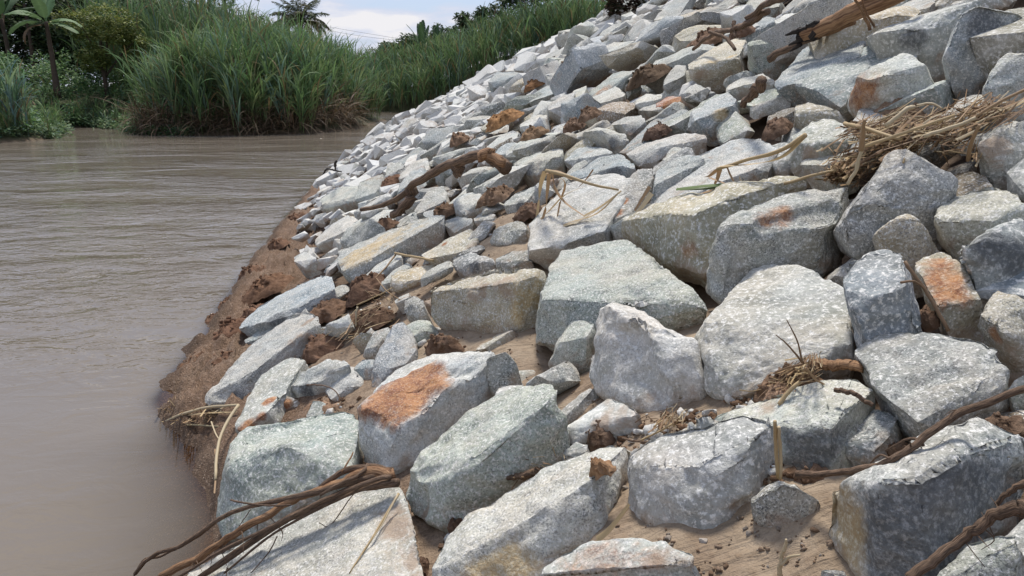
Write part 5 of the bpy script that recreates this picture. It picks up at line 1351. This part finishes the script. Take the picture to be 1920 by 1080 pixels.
def elephant_grass(P, H, seed, leaves=9, lw=0.045, deadlow=0.3, ll=1.1, palette=GREENS, dead=0.08, out=None, spread=None):
    g = np.random.default_rng(seed); n = len(P)
    lean_az = g.uniform(0, 2 * np.pi, n); lean = g.uniform(0, 0.22, n)
    if out is not None: lean_az = out + g.normal(0, .35, n); lean = np.clip(spread, 0, 2.2) * g.uniform(.06, .2, n)
    Lb, La, Le, Ll, Lw, Ld, Lc, Lt = [], [], [], [], [], [], [], []
    stemc = palette[g.integers(0, len(palette), n)] * g.uniform(.75, 1.25, (n, 1))
    for k in range(leaves):
        f = (k + g.uniform(0, 1, n)) / leaves * 0.78 + 0.2
        b = P + np.stack((np.cos(lean_az) * lean * H * f ** 1.5, np.sin(lean_az) * lean * H * f ** 1.5, H * f * 0.78), -1)
        c = stemc * g.uniform(.8, 1.25, (n, 1))
        isd = (g.random(n) < dead + deadlow * np.clip(1 - f * 2.4, 0, 1))
        c[isd] = np.array((0.22, 0.165, 0.085)) * g.uniform(.5, 1.15, (isd.sum(), 1))
        Lb.append(b); La.append(g.uniform(0, 2 * np.pi, n) if out is None else lean_az + g.normal(0, 1.15, n)); Le.append(np.radians(g.uniform(56, 88, n))); Ll.append(ll * g.uniform(.6, 1.25, n) * (H / 3.0) ** .5)
        Lw.append(lw * g.uniform(.6, 1.3, n)); Ld.append(g.uniform(.3, 1.0, n) + 1.1 * g.random(n) ** 2); Lc.append(c); Lt.append(c * np.array((1.15, 1.1, 1.0)))
    out = [strips(np.vstack(Lb), np.hstack(La), np.hstack(Le), np.hstack(Ll), np.hstack(Lw), np.hstack(Ld), np.vstack(Lc), 6, seed + 1, coltip=np.vstack(Lt))]
    out.append(strips(P, lean_az, np.full(n, 1.5) - lean, H * .85, np.full(n, .03), lean * .8, stemc * 0.8 + np.array((.03, .02, .0)), 5, seed + 2))
    return out
def area_pts(pl, n, zf, seed):
    g = np.random.default_rng(seed); pl = np.array(pl, float); lo, hi = pl.min(0), pl.max(0); out = []
    while sum(len(o) for o in out) < n:
        q = g.uniform(lo, hi, (n * 2, 2)); out.append(q[inside(q, pl)])
    q = np.vstack(out)[:n]
    return np.column_stack((q, zf(q)))
def clumps(pl, n, per, spread, zf, seed):
    c = area_pts(pl, n, zf, seed); g = np.random.default_rng(seed + 500)
    d = g.normal(0, spread, (n * per, 2)); p = np.repeat(c[:, :2], per, 0) + d
    return np.column_stack((p, zf(p))), np.arctan2(d[:, 1], d[:, 0]), np.hypot(d[:, 0], d[:, 1]) / spread
right_z = lambda q: np.clip(beyond_d(q[:, 0], q[:, 1]) * 0.42, 0, 3.9 - 2.4 * sstep(2, -8, q[:, 0])) - .1
# ---- main stand of elephant grass on the spit of the far bank
spit = [(-11.4, 25.8), (-9.5, 25.7), (-7.5, 26.4), (-6.7, 28.2), (-6.45, 30.5), (-6.4, 35), (-8.0, 38), (-12.5, 31), (-13, 28)]
P, oa, os_ = clumps(spit, 190, 13, .25, left_z, 1)
H = 2.35 + 0.5 * fbm(P * np.array((.5, .5, 0)), 2, 3) + rng.uniform(-.4, .45, len(P)) + .5 * sstep(-9, -11.5, P[:, 0]) * 0
edge = dist_line(P[:, :2], np.array(spit + spit[:1])); H *= 0.74 + 0.26 * sstep(0, 1.0, edge)
H *= 1 - 0.18 * sstep(-7.4, -6.0, P[:, 0])
H = H + (np.random.default_rng(12).random(len(P)) < .12) * .7
L = elephant_grass(P, H, 11, 10, .05, ll=1.15, out=oa, spread=os_ * .75)
tag(obj('elephant_grass', build_leaves('elephant_grass', L), LEAF), 'tall stand of elephant grass on the spit across the river', 'grass', kind='stuff')
# brown collapsed stalks along its foot
g = np.random.default_rng(5); n = 2600
ls = np.array([(-12.8, 26.4), (-11.8, 25.55), (-9.5, 25.45), (-7.4, 26.1), (-6.4, 28.1), (-6.2, 30.4)])
k = g.integers(0, len(ls) - 1, n); t = g.random((n, 1)); q = ls[k] * (1 - t) + ls[k + 1] * t + g.normal(0, .16, (n, 2)) + np.array((-.1, .15))
b = np.column_stack((q, np.clip(left_z(q), 0.02, .6) + g.random(n) ** 1.6 * (.8 + .5 * vnoise(np.column_stack((q * 1.3, q[:, 0] * 0)), 4))))
col = np.array([(0.17, 0.11, 0.065), (0.11, 0.07, 0.045), (0.28, 0.21, 0.13), (0.08, 0.055, 0.035)])[g.integers(0, 4, n)] * g.uniform(.6, 1.1, (n, 1))
L = [strips(b, g.uniform(0, 6.28, n), np.radians(g.uniform(-25, 70, n)), g.uniform(.4, 1.5, n), g.uniform(.012, .035, n), g.uniform(.2, 2.2, n), col, 7, 6)]
tag(obj('dead_stalks', build_leaves('dead_stalks', L, STRAW), STRAW), 'brown tangle of dead stalks along the foot of the elephant grass', 'dead grass', kind='stuff')
# ---- dark higher stand behind it
P = area_pts([(-16, 33), (-9, 35), (-9.5, 44), (-20, 44), (-21, 37)], 900, left_z, 2)
H = 4.7 + .6 * fbm(P * np.array((.4, .4, 0)), 2, 8) + rng.uniform(-.5, .5, len(P)); H *= 1 - .34 * sstep(-14.5, -10.5, P[:, 0])
L = elephant_grass(P, H, 21, 10, .05, .15, 1.2, GREENS * .85)
tag(obj('elephant_grass', build_leaves('elephant_grass', L), LEAF), 'darker and taller elephant grass behind the spit', 'grass', kind='stuff')
# ---- clump at the left edge
P = area_pts([(-19.5, 21.5), (-15.0, 22.05), (-14.5, 23.2), (-16, 24.5), (-18.5, 24.5)], 230, left_z, 3)
L = elephant_grass(P, rng.uniform(1.2, 2.1, len(P)), 31, 9, .055, .35, 1.2, GREENS * np.array((1.0, 1.05, 1.35)))
tag(obj('elephant_grass', build_leaves('elephant_grass', L), LEAF), 'bluish clump of elephant grass at the left edge by the water', 'grass', kind='stuff')
# ---- stand beyond the end of the embankment
P = area_pts([(-8.2, 48.6), (-5.4, 46.3), (5.5, 46.0), (8, 52), (3, 56), (-12, 56), (-18, 53), (-18, 49)], 2500, right_z, 4)
H = 2.7 + .4 * fbm(P * np.array((.4, .4, 0)), 2, 9) + rng.uniform(-.5, .4, len(P)); H = H * (1 + .12 * sstep(-2, 3.5, P[:, 0]))
L = elephant_grass(P, H, 41, 9, .06, .12, 1.15, GREENS * .95)
tag(obj('elephant_grass', build_leaves('elephant_grass', L), LEAF), 'wall of dark elephant grass beyond the end of the stones', 'grass', kind='stuff')

# ---- small-leaved growth
def leaf_cloud(C, nleaf, size, col, seed, upb=.3):
    """C: (n,4) centres and radii; leaves as small bent quads through each ball"""
    g = np.random.default_rng(seed); out = []
    n = len(C) * nleaf; c = np.repeat(C, nleaf, 0)
    d = g.normal(0, 1, (n, 3)); d /= np.linalg.norm(d, axis=1)[:, None]; r = g.random((n, 1)) ** .45
    p = c[:, :3] + d * r * c[:, 3:4] * np.array((1, 1, .8))
    az = np.arctan2(d[:, 1], d[:, 0]) + g.normal(0, .7, n); el = g.uniform(-.5, .7, n) + upb * 0
    cc = np.array(col)[g.integers(0, len(col), n)] * g.uniform(.7, 1.3, (n, 1))
    L = size * g.uniform(.6, 1.3, n)
    return strips(p, az, el, L, L * .55, g.uniform(.2, 1.2, n), cc, 3, seed + 1)
under = [(-24, 21.25), (-19, 21.55), (-14.95, 22.05), (-14.5, 23.3), (-15.2, 24.5), (-16.2, 26.5), (-17.6, 29), (-16.8, 30.8), (-14.4, 28.4), (-12.6, 26.6), (-12.4, 30), (-15, 35), (-28, 37)]
q = area_pts(under, 520, left_z, 7); g = np.random.default_rng(8)
rad = g.uniform(.25, .6, len(q)); dsh = dist_line(q[:, :2], LB); hgt = np.clip(dsh * .35, 0, 1.5) * g.random(len(q))
C = np.column_stack((q[:, 0], q[:, 1], q[:, 2] + hgt + .02, rad))
L = [leaf_cloud(C, 75, .14, GREENS * np.array((.95, 1.05, .9)), 9)]
P = area_pts(under, 260, left_z, 71); L += elephant_grass(P, np.random.default_rng(3).uniform(.6, 1.5, len(P)), 72, 7, .035, .1, .8, GREENS * .9)
tag(obj('undergrowth', build_leaves('undergrowth', L), LEAF), 'low leafy undergrowth on the far bank around the inlet', 'undergrowth', kind='stuff')
seg = LB[1:10]; k = g.integers(0, len(seg) - 1, 150); t = g.random((150, 1)); q = seg[k] * (1 - t) + seg[k + 1] * t + np.column_stack((-g.random(150) * .5, g.random(150) * .7))
C = np.column_stack((q, np.clip(left_z(q), 0, 1) + .1, g.uniform(.2, .42, 150)))
P = np.column_stack((q[:90], np.clip(left_z(q[:90]), 0, 1)))
tag(obj('bank_weeds', build_leaves('bank_weeds', [leaf_cloud(C, 70, .12, GREENS * .9, 14)] + elephant_grass(P, g.uniform(.5, 1.1, 90), 15, 7, .035, .2, .7, GREENS * .9)), LEAF), 'green weeds overhanging the waterline of the inlet', 'weeds', kind='stuff')
q = np.array([(-11.9, 25.6), (-11.5, 25.45), (-11.1, 25.4), (-10.9, 25.5), (-12.2, 25.8)]); C = np.column_stack((q, np.full(5, .12), np.full(5, .3)))
tag(obj('water_weed', build_leaves('water_weed', [leaf_cloud(C, 260, .09, GREENS * 1.2, 12)]), LEAF), 'bright green weed at the waterline below the spit', 'weed', kind='stuff')

def tree(name, label, base, height, crowns, nleaf, size, col, seed, tr=.12, group='trees and shrubs across the river', cat='tree'):
    """crowns: (dx,dy,z,r) foliage masses over the base"""
    root = empty(name, base); tag(root, label, cat, group)
    rnd = random.Random(seed); parts = []
    top = np.array((0, 0, height * .75))
    V, F, T = stick_mesh(np.array([(0, 0, -.2), (rnd.uniform(-.1, .1), rnd.uniform(-.1, .1), height * .35), top]), tr, tr * .4, 12, 8, .2, seed, .5)
    parts.append((V, quads_tris(F, T)))
    C = []
    for (dx, dy, z, r) in crowns:
        P = np.array([(0, 0, height * rnd.uniform(.2, .45)), (dx * .5, dy * .5, z * .75), (dx, dy, z)])
        V, F, T = stick_mesh(P, tr * .45, tr * .12, 9, 6, .2, seed + 1, .5); parts.append((V, quads_tris(F, T)))
        for _ in range(int(14 + r * 16)):
            d = np.array((rnd.gauss(0, 1), rnd.gauss(0, 1), rnd.gauss(0, 1))); d /= np.linalg.norm(d)
            C.append((*(np.array((dx, dy, z)) + d * r * rnd.uniform(.45, 1.0) * np.array((1, 1, .75))), r * rnd.uniform(.18, .34)))
    V, F = joinVF(parts); obj('trunk', mesh_np('trunk', V, F), TRUNK, root)
    obj('crown', build_leaves('crown', [leaf_cloud(np.array(C), nleaf, size, col, seed)]), LEAF, root)
    return root
def gz(u, Y):
    x = (u - 960) / 1447 * Y; return np.array((x, Y, float(left_z(np.array([(x, Y)]))[0])))
YG = np.array([(0.19, 0.21, 0.05), (0.14, 0.175, 0.04), (0.22, 0.24, 0.07), (0.09, 0.13, 0.035)])
DG = np.array([(0.045, 0.07, 0.032), (0.055, 0.085, 0.038), (0.07, 0.10, 0.042), (0.03, 0.05, 0.024)])
tree('shrub_tree', 'yellow-green bushy tree with a flat-topped crown beside the banana plant', gz(200, 33), 3.6, [(-.8, 0, 3.3, .95), (.6, -.1, 3.35, 1.05), (0, .2, 2.6, 1.1), (1.3, .1, 2.5, .8), (-.2, -.3, 1.9, .8)], 60, .13, YG, 61)
tree('shade_tree', 'dark dense tree behind the yellow-green bushy tree', gz(230, 43), 7, [(-1.5, 0, 4.6, 1.8), (1.2, 0, 5.2, 1.9), (0, .5, 6.4, 1.6), (2.6, .3, 4.0, 1.6), (-2.5, 0, 3.2, 1.5)], 70, .26, DG, 62)
tree('shade_tree', 'dark tree filling the top left corner', gz(20, 42), 7.5, [(-1.5, 0, 4.6, 1.9), (1.2, 0, 5.4, 1.8), (0, .5, 6.6, 1.6), (2.6, .3, 3.6, 1.5), (-3, 0, 3.2, 1.7)], 70, .26, DG, 63)
tree('shade_tree', 'dark tree rising behind the tall grass left of the palm', gz(395, 50), 7.5, [(-1.5, 0, 5.0, 1.7), (1.0, 0, 5.4, 1.6), (-2.6, .5, 6.2, 1.5), (-4.2, .3, 5.6, 1.7)], 70, .28, DG, 64)
tree('shade_tree', 'leafy dark tree behind the tall grass above the spit', gz(300, 47), 7, [(-1.5, 0, 4.8, 1.8), (1.4, 0, 5.4, 1.7), (0, .5, 6.0, 1.5), (3.2, .3, 4.4, 1.6)], 60, .28, DG * 1.25, 68)
tree('shade_tree', 'dark tree between the top left corner and the banana plants', gz(120, 46), 8, [(-1.5, 0, 5.6, 1.7), (1.2, 0, 6.4, 1.8), (0, .5, 4.4, 1.9), (3.0, .5, 4.8, 1.5)], 70, .28, DG, 65)
tree('round_bush', 'rounded dark bush behind the grass right of the palm', gz(650, 62), 5, [(-1, 0, 4.0, 1.3), (.8, 0, 3.7, 1.2), (2.2, 0, 2.8, 1.1)], 70, .28, DG * 1.2, 66)
tree('round_bush', 'distant rounded tree beyond the river bend by the pole', np.array((-14.5, 96, 1.5)), 5, [(-2.0, 0, 2.4, 1.6), (0, 0, 4.0, 2.0), (2.6, 0, 4.6, 2.1), (5.0, 0, 4.2, 2.2), (-3.6, 0, 1.4, 1.2)], 70, .4, DG * 1.3, 67)

# dense dark thicket closing the view under the trees
q = area_pts([(-34, 36.5), (-14.5, 38.5), (-11, 40.5), (-14, 43), (-22, 44.5), (-40, 45)], 520, left_z, 75); g = np.random.default_rng(76)
q2 = area_pts([(-31, 40), (-15.5, 40), (-16, 45), (-36, 45)], 300, left_z, 78); C2 = np.column_stack((q2[:, 0], q2[:, 1], q2[:, 2] + 1.5 + g.random(300) * 5.2, g.uniform(.55, 1.05, 300)))
C = np.column_stack((q[:, 0], q[:, 1], q[:, 2] + g.random(520) ** 1.1 * (3.8 + 2.2 * sstep(-15, -20, q[:, 0]) + 1.0 * fbm(q * .4, 2, 5)), g.uniform(.5, 1.0, 520)))
tag(obj('thicket', build_leaves('thicket', [leaf_cloud(np.vstack((C, C2)), 56, .28, np.vstack((DG * 1.1, GREENS * .6)), 77)]), LEAF), 'dense dark thicket under the trees across the river', 'thicket', kind='stuff')

# ---- banana plants
def banana_leaf(L, wid, e0, droop, col, seed, tear=True):
    """one broad leaf along +x from the origin, midrib arching"""
    g = np.random.default_rng(seed); n = 18; s = np.linspace(0, 1, n)
    e = e0 - droop * s ** 1.3; ds = L / (n - 1)
    x = np.r_[0, np.cumsum(np.cos(e[:-1]) * ds)]; z = np.r_[0, np.cumsum(np.sin(e[:-1]) * ds)]
    w = wid * np.sin(np.clip((s - .12) / .88, 0, 1) ** .75 * np.pi * .97) ** .6 * .5 + .012
    Vs, Fs = [], []
    for sd in (-1, 1):
        sag = g.uniform(.1, .6, n - 1); sag = np.convolve(np.r_[sag[0], sag, sag[-1]], [.25, .5, .25], 'valid')
        for i in range(n - 1):
            gap = .10 if tear and g.random() < .45 else 0.0
            def edge(k, f):
                xx = x[k]; zz = z[k]; nx, nz = -math.sin(e[k]), math.cos(e[k])
                o = w[k] * f; dd = o * sag[i]
                return (xx + (.25 * o) * math.cos(e[k]) - nx * dd * .6, sd * o, zz + (.25 * o) * math.sin(e[k]) - nz * dd * .9)
            a0, a1 = np.array(edge(i, 0)), np.array(edge(i + 1, 0)); m0, m1 = np.array(edge(i, .55)), np.array(edge(i + 1, .55)); b0, b1 = np.array(edge(i, 1)), np.array(edge(i + 1, 1))
            b1 = b1 + (b0 - b1) * gap * 2.0
            o = len(Vs); Vs += [a0, a1, m0, m1, b0, b1]; Fs += [(o, o + 1, o + 3, o + 2), (o + 2, o + 3, o + 5, o + 4)]
    V, F = np.array(Vs), np.array(Fs)
    c = np.repeat(np.array(col)[None], len(V), 0) * g.uniform(.9, 1.1, (len(V), 1)); c[0::6] *= 1.25; c[1::6] *= 1.25
    return V, F, c
def banana(label, base, stem_h, leaves, Lf=1.7, wid=.42, tr=.11, col=(0.075, 0.125, 0.045), seed=0, dead=1, group='banana plants'):
    root = empty('banana_plant', base); tag(root, label, 'banana plant', group)
    rnd = random.Random(seed)
    V, F, T = stick_mesh(np.array([(0, 0, -.2), (.03, 0, stem_h * .5), (0, 0, stem_h)]), tr, tr * .6, 10, 9, .15, seed, .2)
    obj('stem', mesh_np('stem', V, quads_tris(F, T)), TRUNK, root)
    for i, (az, el, dr) in enumerate(leaves):
        V, F, c = banana_leaf(Lf * rnd.uniform(.85, 1.1), wid * rnd.uniform(.85, 1.1), math.radians(el), dr, np.array(col) * rnd.uniform(.8, 1.25), seed * 20 + i)
        Rm = np.array(Matrix.Rotation(math.radians(az), 3, 'Z'))
        me = mesh_np('leaf', V @ Rm.T + np.array((0, 0, stem_h - .05)), F); set_attr(me, 'tint', c); obj('leaf', me, LEAF, root)
    for i in range(dead):
        V, F, c = banana_leaf(Lf * .8, wid * .6, math.radians(10), 2.2, (0.16, 0.095, 0.05), seed * 20 + 50 + i)
        Rm = np.array(Matrix.Rotation(math.radians(rnd.uniform(200, 340)), 3, 'Z'))
        me = mesh_np('dead_leaf', V @ Rm.T + np.array((0, 0, stem_h - .15)), F); set_attr(me, 'tint', c)
        obj('dead_leaf', me, LEAF, root)['label'] = 'withered brown hanging leaf'
std = [(0, 35, 1.2), (180, 30, 1.3), (-60, 50, 1.1), (235, 45, 1.2), (80, 60, .9), (130, 70, .5), (20, 72, .4), (-100, 25, 1.4)]
b = gz(105, 31.5); b[2] = W3(105, 165, 31.5)[2] - .2
banana('banana plant with bare brown stem and drooping leaves near the left edge', b, 2.75, [(0, 25, 1.3), (-15, 8, 1.0), (180, 20, 1.5), (200, 40, 1.2), (110, 68, .5), (70, 74, .35), (-70, 55, 1.2), (-110, 40, 1.4)], 1.75, .5, .13, (0.12, 0.19, 0.085), seed=1)
b = gz(25, 35); banana('dark banana plant with layered leaves in the top left corner', b, 3.0, std, 2.3, .5, .12, (0.045, 0.08, 0.035), 2)
b = gz(70, 38); banana('tall banana plant rising out of the top left', b, 3.9, std, 2.2, .5, .12, (0.05, 0.085, 0.035), 3)
b = gz(395, 40); banana('banana plant standing in the tall grass left of the palm', b, 3.3, [(60, 78, .3), (110, 72, .5), (0, 55, .9), (180, 55, .9), (-90, 60, .8), (20, 80, .2)], 2.0, .5, .12, (0.06, 0.11, 0.04), 4)
b = gz(355, 38); banana('smaller banana plant with yellowing leaves in the tall grass', b, 2.2, [(60, 70, .6), (180, 45, 1.2), (0, 40, 1.3), (-90, 50, 1.2)], 1.6, .4, .1, (0.12, 0.13, 0.045), 5)
def rz(u, Y):
    x = (u - 960) / 1447 * Y; return np.array((x, Y, float(right_z(np.array([(x, Y)]))[0])))
up = [(90, 80, .25), (60, 72, .3), (120, 74, .3), (0, 66, .45), (180, 66, .45), (-90, 70, .4)]
b = rz(795, 54); banana('upright banana plant standing over the grass at the river bend', b, 2.5, up, 1.9, .42, .11, (0.05, 0.09, 0.04), 6, 0)
b = rz(822, 55); banana('second slimmer banana plant over the grass at the river bend', b, 2.4, up[:4], 1.8, .34, .1, (0.045, 0.08, 0.035), 7, 0)
b = rz(975, 50); banana('banana plant at the skyline left of the embankment crest', b, 3.4, std[:6], 2.3, .5, .11, (0.05, 0.09, 0.035), 8, 0)
b = rz(1050, 52); banana('banana plant beside the embankment crest with leaves hanging over the stones', b, 3.0, [(0, 40, .8), (-10, 22, .5), (180, 50, .8), (90, 75, .3), (40, 60, .6), (-60, 55, .8)], 2.1, .5, .11, (0.05, 0.09, 0.035), 9, 0)

for i, (u, Y, hh, lab, cr) in enumerate(((985, 55, 4.5, 'dark broad bush crowning the grass beside the embankment crest', [(-1, 0, 3.6, 1.2), (.6, 0, 4.2, 1.3), (2.0, 0, 3.4, 1.1)]), (1065, 53, 3.5, 'dark bush against the far end of the embankment crest', [(-.6, 0, 2.4, 1.0), (.7, 0, 2.7, 1.0)]),
        (905, 56, 4.2, 'dark bush in the grass left of the skyline banana plant', [(-.9, 0, 2.9, 1.1), (.6, 0, 3.4, 1.1)]), (850, 57, 4.0, 'low dark tree in the grass right of the upright banana plants', [(-.8, 0, 2.9, 1.1), (.8, 0, 2.7, 1.0)]), (752, 58, 4.0, 'low rounded tree at the river bend beside the pole', [(-1.0, 0, 2.4, 1.2), (.8, 0, 2.9, 1.2), (2.0, 0, 2.5, 1.0)]))):
    tree('bush', lab, rz(u, Y), hh, cr, 50, .27, DG * 1.15, 90 + i, .1, 'bushes beyond the embankment', 'bush')
# ---- coconut palms
def frond(L, e0, droop, col, seed, nl=46, ll=.95):
    g = np.random.default_rng(seed); n = 16; s = np.linspace(0, 1, n); e = e0 - droop * s ** 1.3; ds = L / (n - 1)
    x = np.r_[0, np.cumsum(np.cos(e[:-1]) * ds)]; z = np.r_[0, np.cumsum(np.sin(e[:-1]) * ds)]
    V1, F1, T1 = tube(np.column_stack((x, x * 0, z)), np.linspace(.05, .012, n), 5)
    k = np.linspace(.1, 1, nl); px = np.interp(k, s, x); pz = np.interp(k, s, z); pe = np.interp(k, s, e)
    b = np.column_stack((np.r_[px, px], np.zeros(2 * nl), np.r_[pz, pz]))
    az = np.r_[np.full(nl, .95), np.full(nl, -.95)] + g.normal(0, .12, 2 * nl)
    el = np.r_[pe, pe] * .5 - .25 + g.normal(0, .15, 2 * nl)
    L2 = ll * np.r_[np.sin(k * 2.6 + .35), np.sin(k * 2.6 + .35)].clip(.2) * g.uniform(.85, 1.1, 2 * nl)
    cc = np.repeat(np.array(col)[None], 2 * nl, 0) * g.uniform(.7, 1.3, (2 * nl, 1))
    V2, F2, c2 = strips(b, az, el, L2, np.full(2 * nl, .11), g.uniform(.6, 1.5, 2 * nl), cc, 4, seed)
    V, F = joinVF([(V1, F1), (V2, F2)])
    return V, F, np.vstack((np.repeat(np.array(col)[None] * 1.3, len(V1), 0), c2))
def palm(label, base, trunk_h, fr, L, seed, group='coconut palms'):
    root = empty('coconut_palm', base); tag(root, label, 'palm', group)
    V, F, T = stick_mesh(np.array([(0, 0, -.3), (.15, 0, trunk_h * .5), (0, 0, trunk_h)]), .2, .13, 12, 9, .15, seed, .2)
    obj('trunk', mesh_np('trunk', V, quads_tris(F, T)), TRUNK, root)
    for i, (az, el, dr, col) in enumerate(fr):
        V, F, c = frond(L, math.radians(el), dr, col, seed * 40 + i)
        Rm = np.array(Matrix.Rotation(math.radians(az), 3, 'Z'))
        me = mesh_np('frond', V @ Rm.T + np.array((0, 0, trunk_h)), F); set_attr(me, 'tint', c); obj('frond', me, LEAF, root)
GB, GD, GG = (0.10, 0.095, 0.045), (0.15, 0.11, 0.06), (0.06, 0.075, 0.035)
top = W3(563, 48, 85)
palm('coconut palm with olive and browning fronds against the sky', np.array((top[0], 85, 1.5)), top[2] - 1.2,
     [(0, 40, 1.1, GG), (20, 15, 1.2, GB), (-20, 60, .9, GG), (180, 40, 1.1, GG), (165, 20, 1.3, GB), (200, 58, .9, GG), (90, 75, .4, GG), (-90, 70, .6, GG), (60, 65, .8, GG), (120, 66, .8, GG), (-50, -5, 1.1, GD), (-120, -5, 1.1, GD), (-30, 10, 1.5, GB), (215, 5, 1.4, GB), (-80, -20, .9, GD), (250, 30, 1.3, GB), (-75, 40, 1.2, GB), (10, 78, 1.3, GG), (170, 76, 1.2, GG), (45, 20, 1.6, GB), (135, 25, 1.5, GB), (-45, 45, 1.6, GG), (-140, 48, 1.6, GG), (-10, 30, 1.7, GB), (190, 28, 1.7, GB), (-100, 60, 1.5, GG), (-60, 65, 1.5, GB)], 3.5, 3)
top = W3(415, -30, 55)
palm('coconut palm whose fronds hang in from the top edge above the grass', np.array((top[0], 55, 1.6)), top[2] - 1.6,
     [(0, 22, 1.1, DG[1]), (-25, 10, 1.3, DG[1]), (25, 30, 1.1, DG[2]), (180, 25, 1.2, DG[1]), (205, 10, 1.3, DG[1]), (90, 60, .8, DG[1]), (-90, 30, 1.3, DG[2]), (140, 40, 1.0, DG[1]), (-60, 0, 1.2, DG[1]), (-130, 5, 1.2, DG[1])], 3.6, 4)

# ---- shrub and weeds on the crest, pole and wires far off
b = P3(1222, 8, 0.0)
tree('dry_bush', 'small dark bush on the crest of the embankment against the sky', P3(1205, 22, 0.0), .5, [(0, 0, .25, .35), (.5, 0, .3, .35), (-.5, .2, .15, .25), (1.0, 0, .25, .3)], 30, .12, np.array([(0.06, 0.04, 0.03), (0.09, 0.06, 0.04), (0.05, 0.055, 0.03)]), 81, .02, 'crest plants', 'bush')
P = area_pts([(3.6, 42.5), (4.6, 42.5), (5.2, 37), (4.6, 37)], 26, lambda q: B(q[:, 0], q[:, 1]), 90)
L = elephant_grass(P, np.random.default_rng(1).uniform(.25, .6, len(P)), 91, 6, .03, .1, .5, GREENS * .7)
tag(obj('crest_weeds', build_leaves('crest_weeds', L), LEAF), 'thin weeds on the crest of the embankment', 'weeds', kind='stuff')
pt, pb = W3(720, 76, 120), W3(720, 100, 120); pb[2] = 0
root = empty('utility_pole', pb); tag(root, 'distant dark utility pole at the river bend', 'utility pole')
V, F, T = tube(np.array([(0, 0, 0), pt - pb]), np.array((.14, .10)), 8); obj('post', mesh_np('post', V, quads_tris(F, T)), METAL, root)
V, F, T = tube(np.array([(-.9, 0, pt[2] - .4), (.9, 0, pt[2] - .4)]), np.array((.07, .07)), 6); obj('crossarm', mesh_np('crossarm', V, quads_tris(F, T)), METAL, root)
for i, (lab, s) in enumerate((('upper overhead wire above the river bend', '560,40 660,58 745,72'), ('lower overhead wire above the river bend', '560,46 660,65 745,76'), ('slanting wire running down to the distant pole', '640,110 690,98 720,79'))):
    q = np.array([W3(*[float(z) for z in a.split(',')], 119) for a in s.split()])
    V, F, T = tube(spline(q, 16), np.full(16, .018), 5); o = obj('overhead_wire', mesh_np('overhead_wire', V - q[0], quads_tris(F, T)), METAL, loc=q[0])
    tag(o, lab, 'wire', 'overhead wires')
